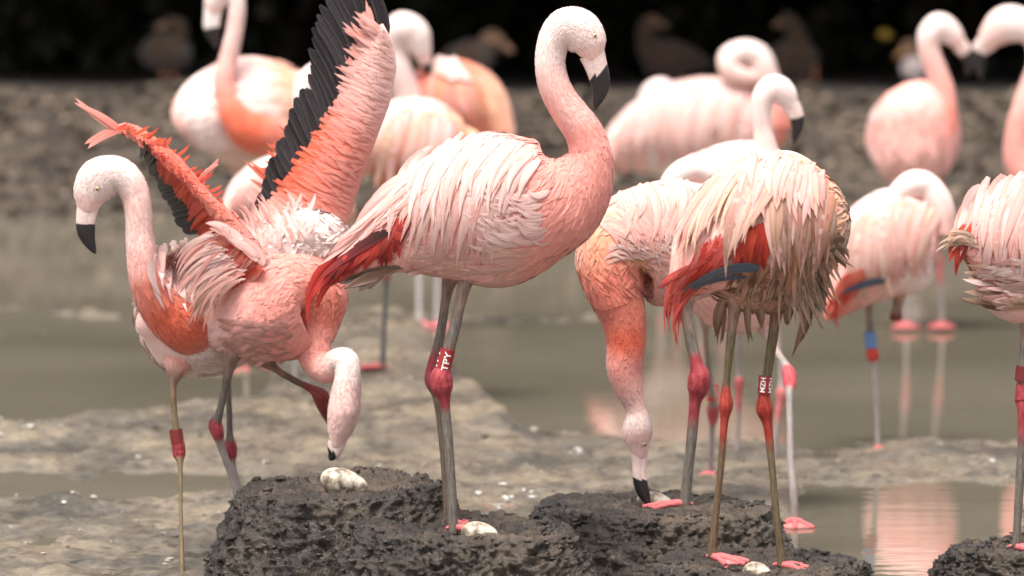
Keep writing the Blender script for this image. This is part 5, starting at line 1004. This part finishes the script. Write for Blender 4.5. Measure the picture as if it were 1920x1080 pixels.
# ---- the large bird with the coiled neck and one asleep behind it
rb = bird('flamingo', 18.3, 1, [
    [(1100, 312, 5, 0.0, SA), (1132, 296, 24, 0.0, PK), (1180, 272, 55, 0.0, PW), (1240, 252, 84, 0.0, WH, 0.85), (1310, 242, 97, 0.0, PW, 0.85), (1380, 238, 88, 0.0, PW, 0.85), (1435, 232, 62, 0, PP), (1468, 228, 34, 0, SA), (1480, 226, 6, 0, SA)],
    [(1450, 235, 36, -0.03, SA), (1452, 200, 30, -0.04, PK), (1444, 170, 25, -0.05, PP), (1434, 140, 24, -0.06, PW), (1422, 108, 24, -0.06, WH), (1396, 96, 23, -0.07, WH), (1370, 108, 24, -0.08, WH), (1368, 130, 20, -0.1, PW), (1388, 142, 18, -0.1, PW), (1410, 146, 14, -0.09, PW), (1422, 150, 8, -0.09, PW)]],
    legs=[leg_pts([(1310, 310, 30, 0.0), (1315, 380, 8, 0.0), (1316, 420, 9, 0.0), (1316, 450, 6, 0.0), (1316, 535, 6, 0.0)], (2, 2), PAL, PAL, (0.6, 0.2, 0.2)), leg_pts([(1350, 310, 30, 0.1), (1354, 380, 8, 0.1), (1355, 420, 9, 0.1), (1355, 450, 6, 0.1), (1355, 535, 6, 0.1)], (2, 2), PAL, PAL, (0.6, 0.2, 0.2))],
    feet=[(P(1316, 540, 18.3), -0.6, 0.1), (P(1355, 538, 18.4), -0.6, 0.1)],
    label='big pale flamingo with its neck coiled into a ring above its back', group=FG, base_px=(1330,))
plumage(rb, 0, 0.8, 7.2, 1500, 0.06, 0.011, 0.006, 0.06, 0.4)
drape(rb, [(1200, 200), (1270, 160), (1340, 160), (1400, 180)], [(1160, 300), (1210, 310), (1280, 300), (1370, 270)], 34, 11, WHs, [PW, PP], [PP, PK, PEA], (0.012, 0.022), False, 0.1, (16, 22)); finish(rb)
x_ = bird('flamingo', 19.6, -1, [
    [(1330, 240, 6, 0.0, PW), (1310, 236, 40, 0.0, PW), (1270, 232, 62, 0.0, WH), (1230, 232, 56, 0.0, WH), (1200, 232, 26, 0, PP), (1190, 232, 5, 0, PP)],
    [(1212, 245, 26, 0.0, PP), (1214, 210, 22, 0.0, PW), (1222, 178, 22, 0.0, WH), (1240, 168, 22, 0.0, WH), (1256, 186, 20, 0, WH), (1262, 215, 16, 0, WH)]],
    legs=[leg_pts([(1240, 270, 20, 0.0), (1241, 340, 7, 0.0), (1241, 380, 8, 0.0), (1241, 400, 5, 0.0), (1241, 490, 5, 0.0)], (2, 2), PAL, PAL, (0.6, 0.2, 0.2)), leg_pts([(1270, 270, 20, 0.1), (1271, 340, 7, 0.1), (1271, 380, 8, 0.1), (1271, 400, 5, 0.1), (1271, 490, 5, 0.1)], (2, 2), PAL, PAL, (0.6, 0.2, 0.2))],
    feet=[(P(1241, 494, 19.6), -2.0, 0.1), (P(1271, 492, 19.7), -2.0, 0.1)],
    label='flamingo asleep behind the coiled-neck bird, only a white hump above its back', group=FG, base_px=(1250,))
plumage(x_, 0, 0.6, 4.4, 500, 0.06, 0.011, 0.005, 0.06, 0.4); finish(x_)
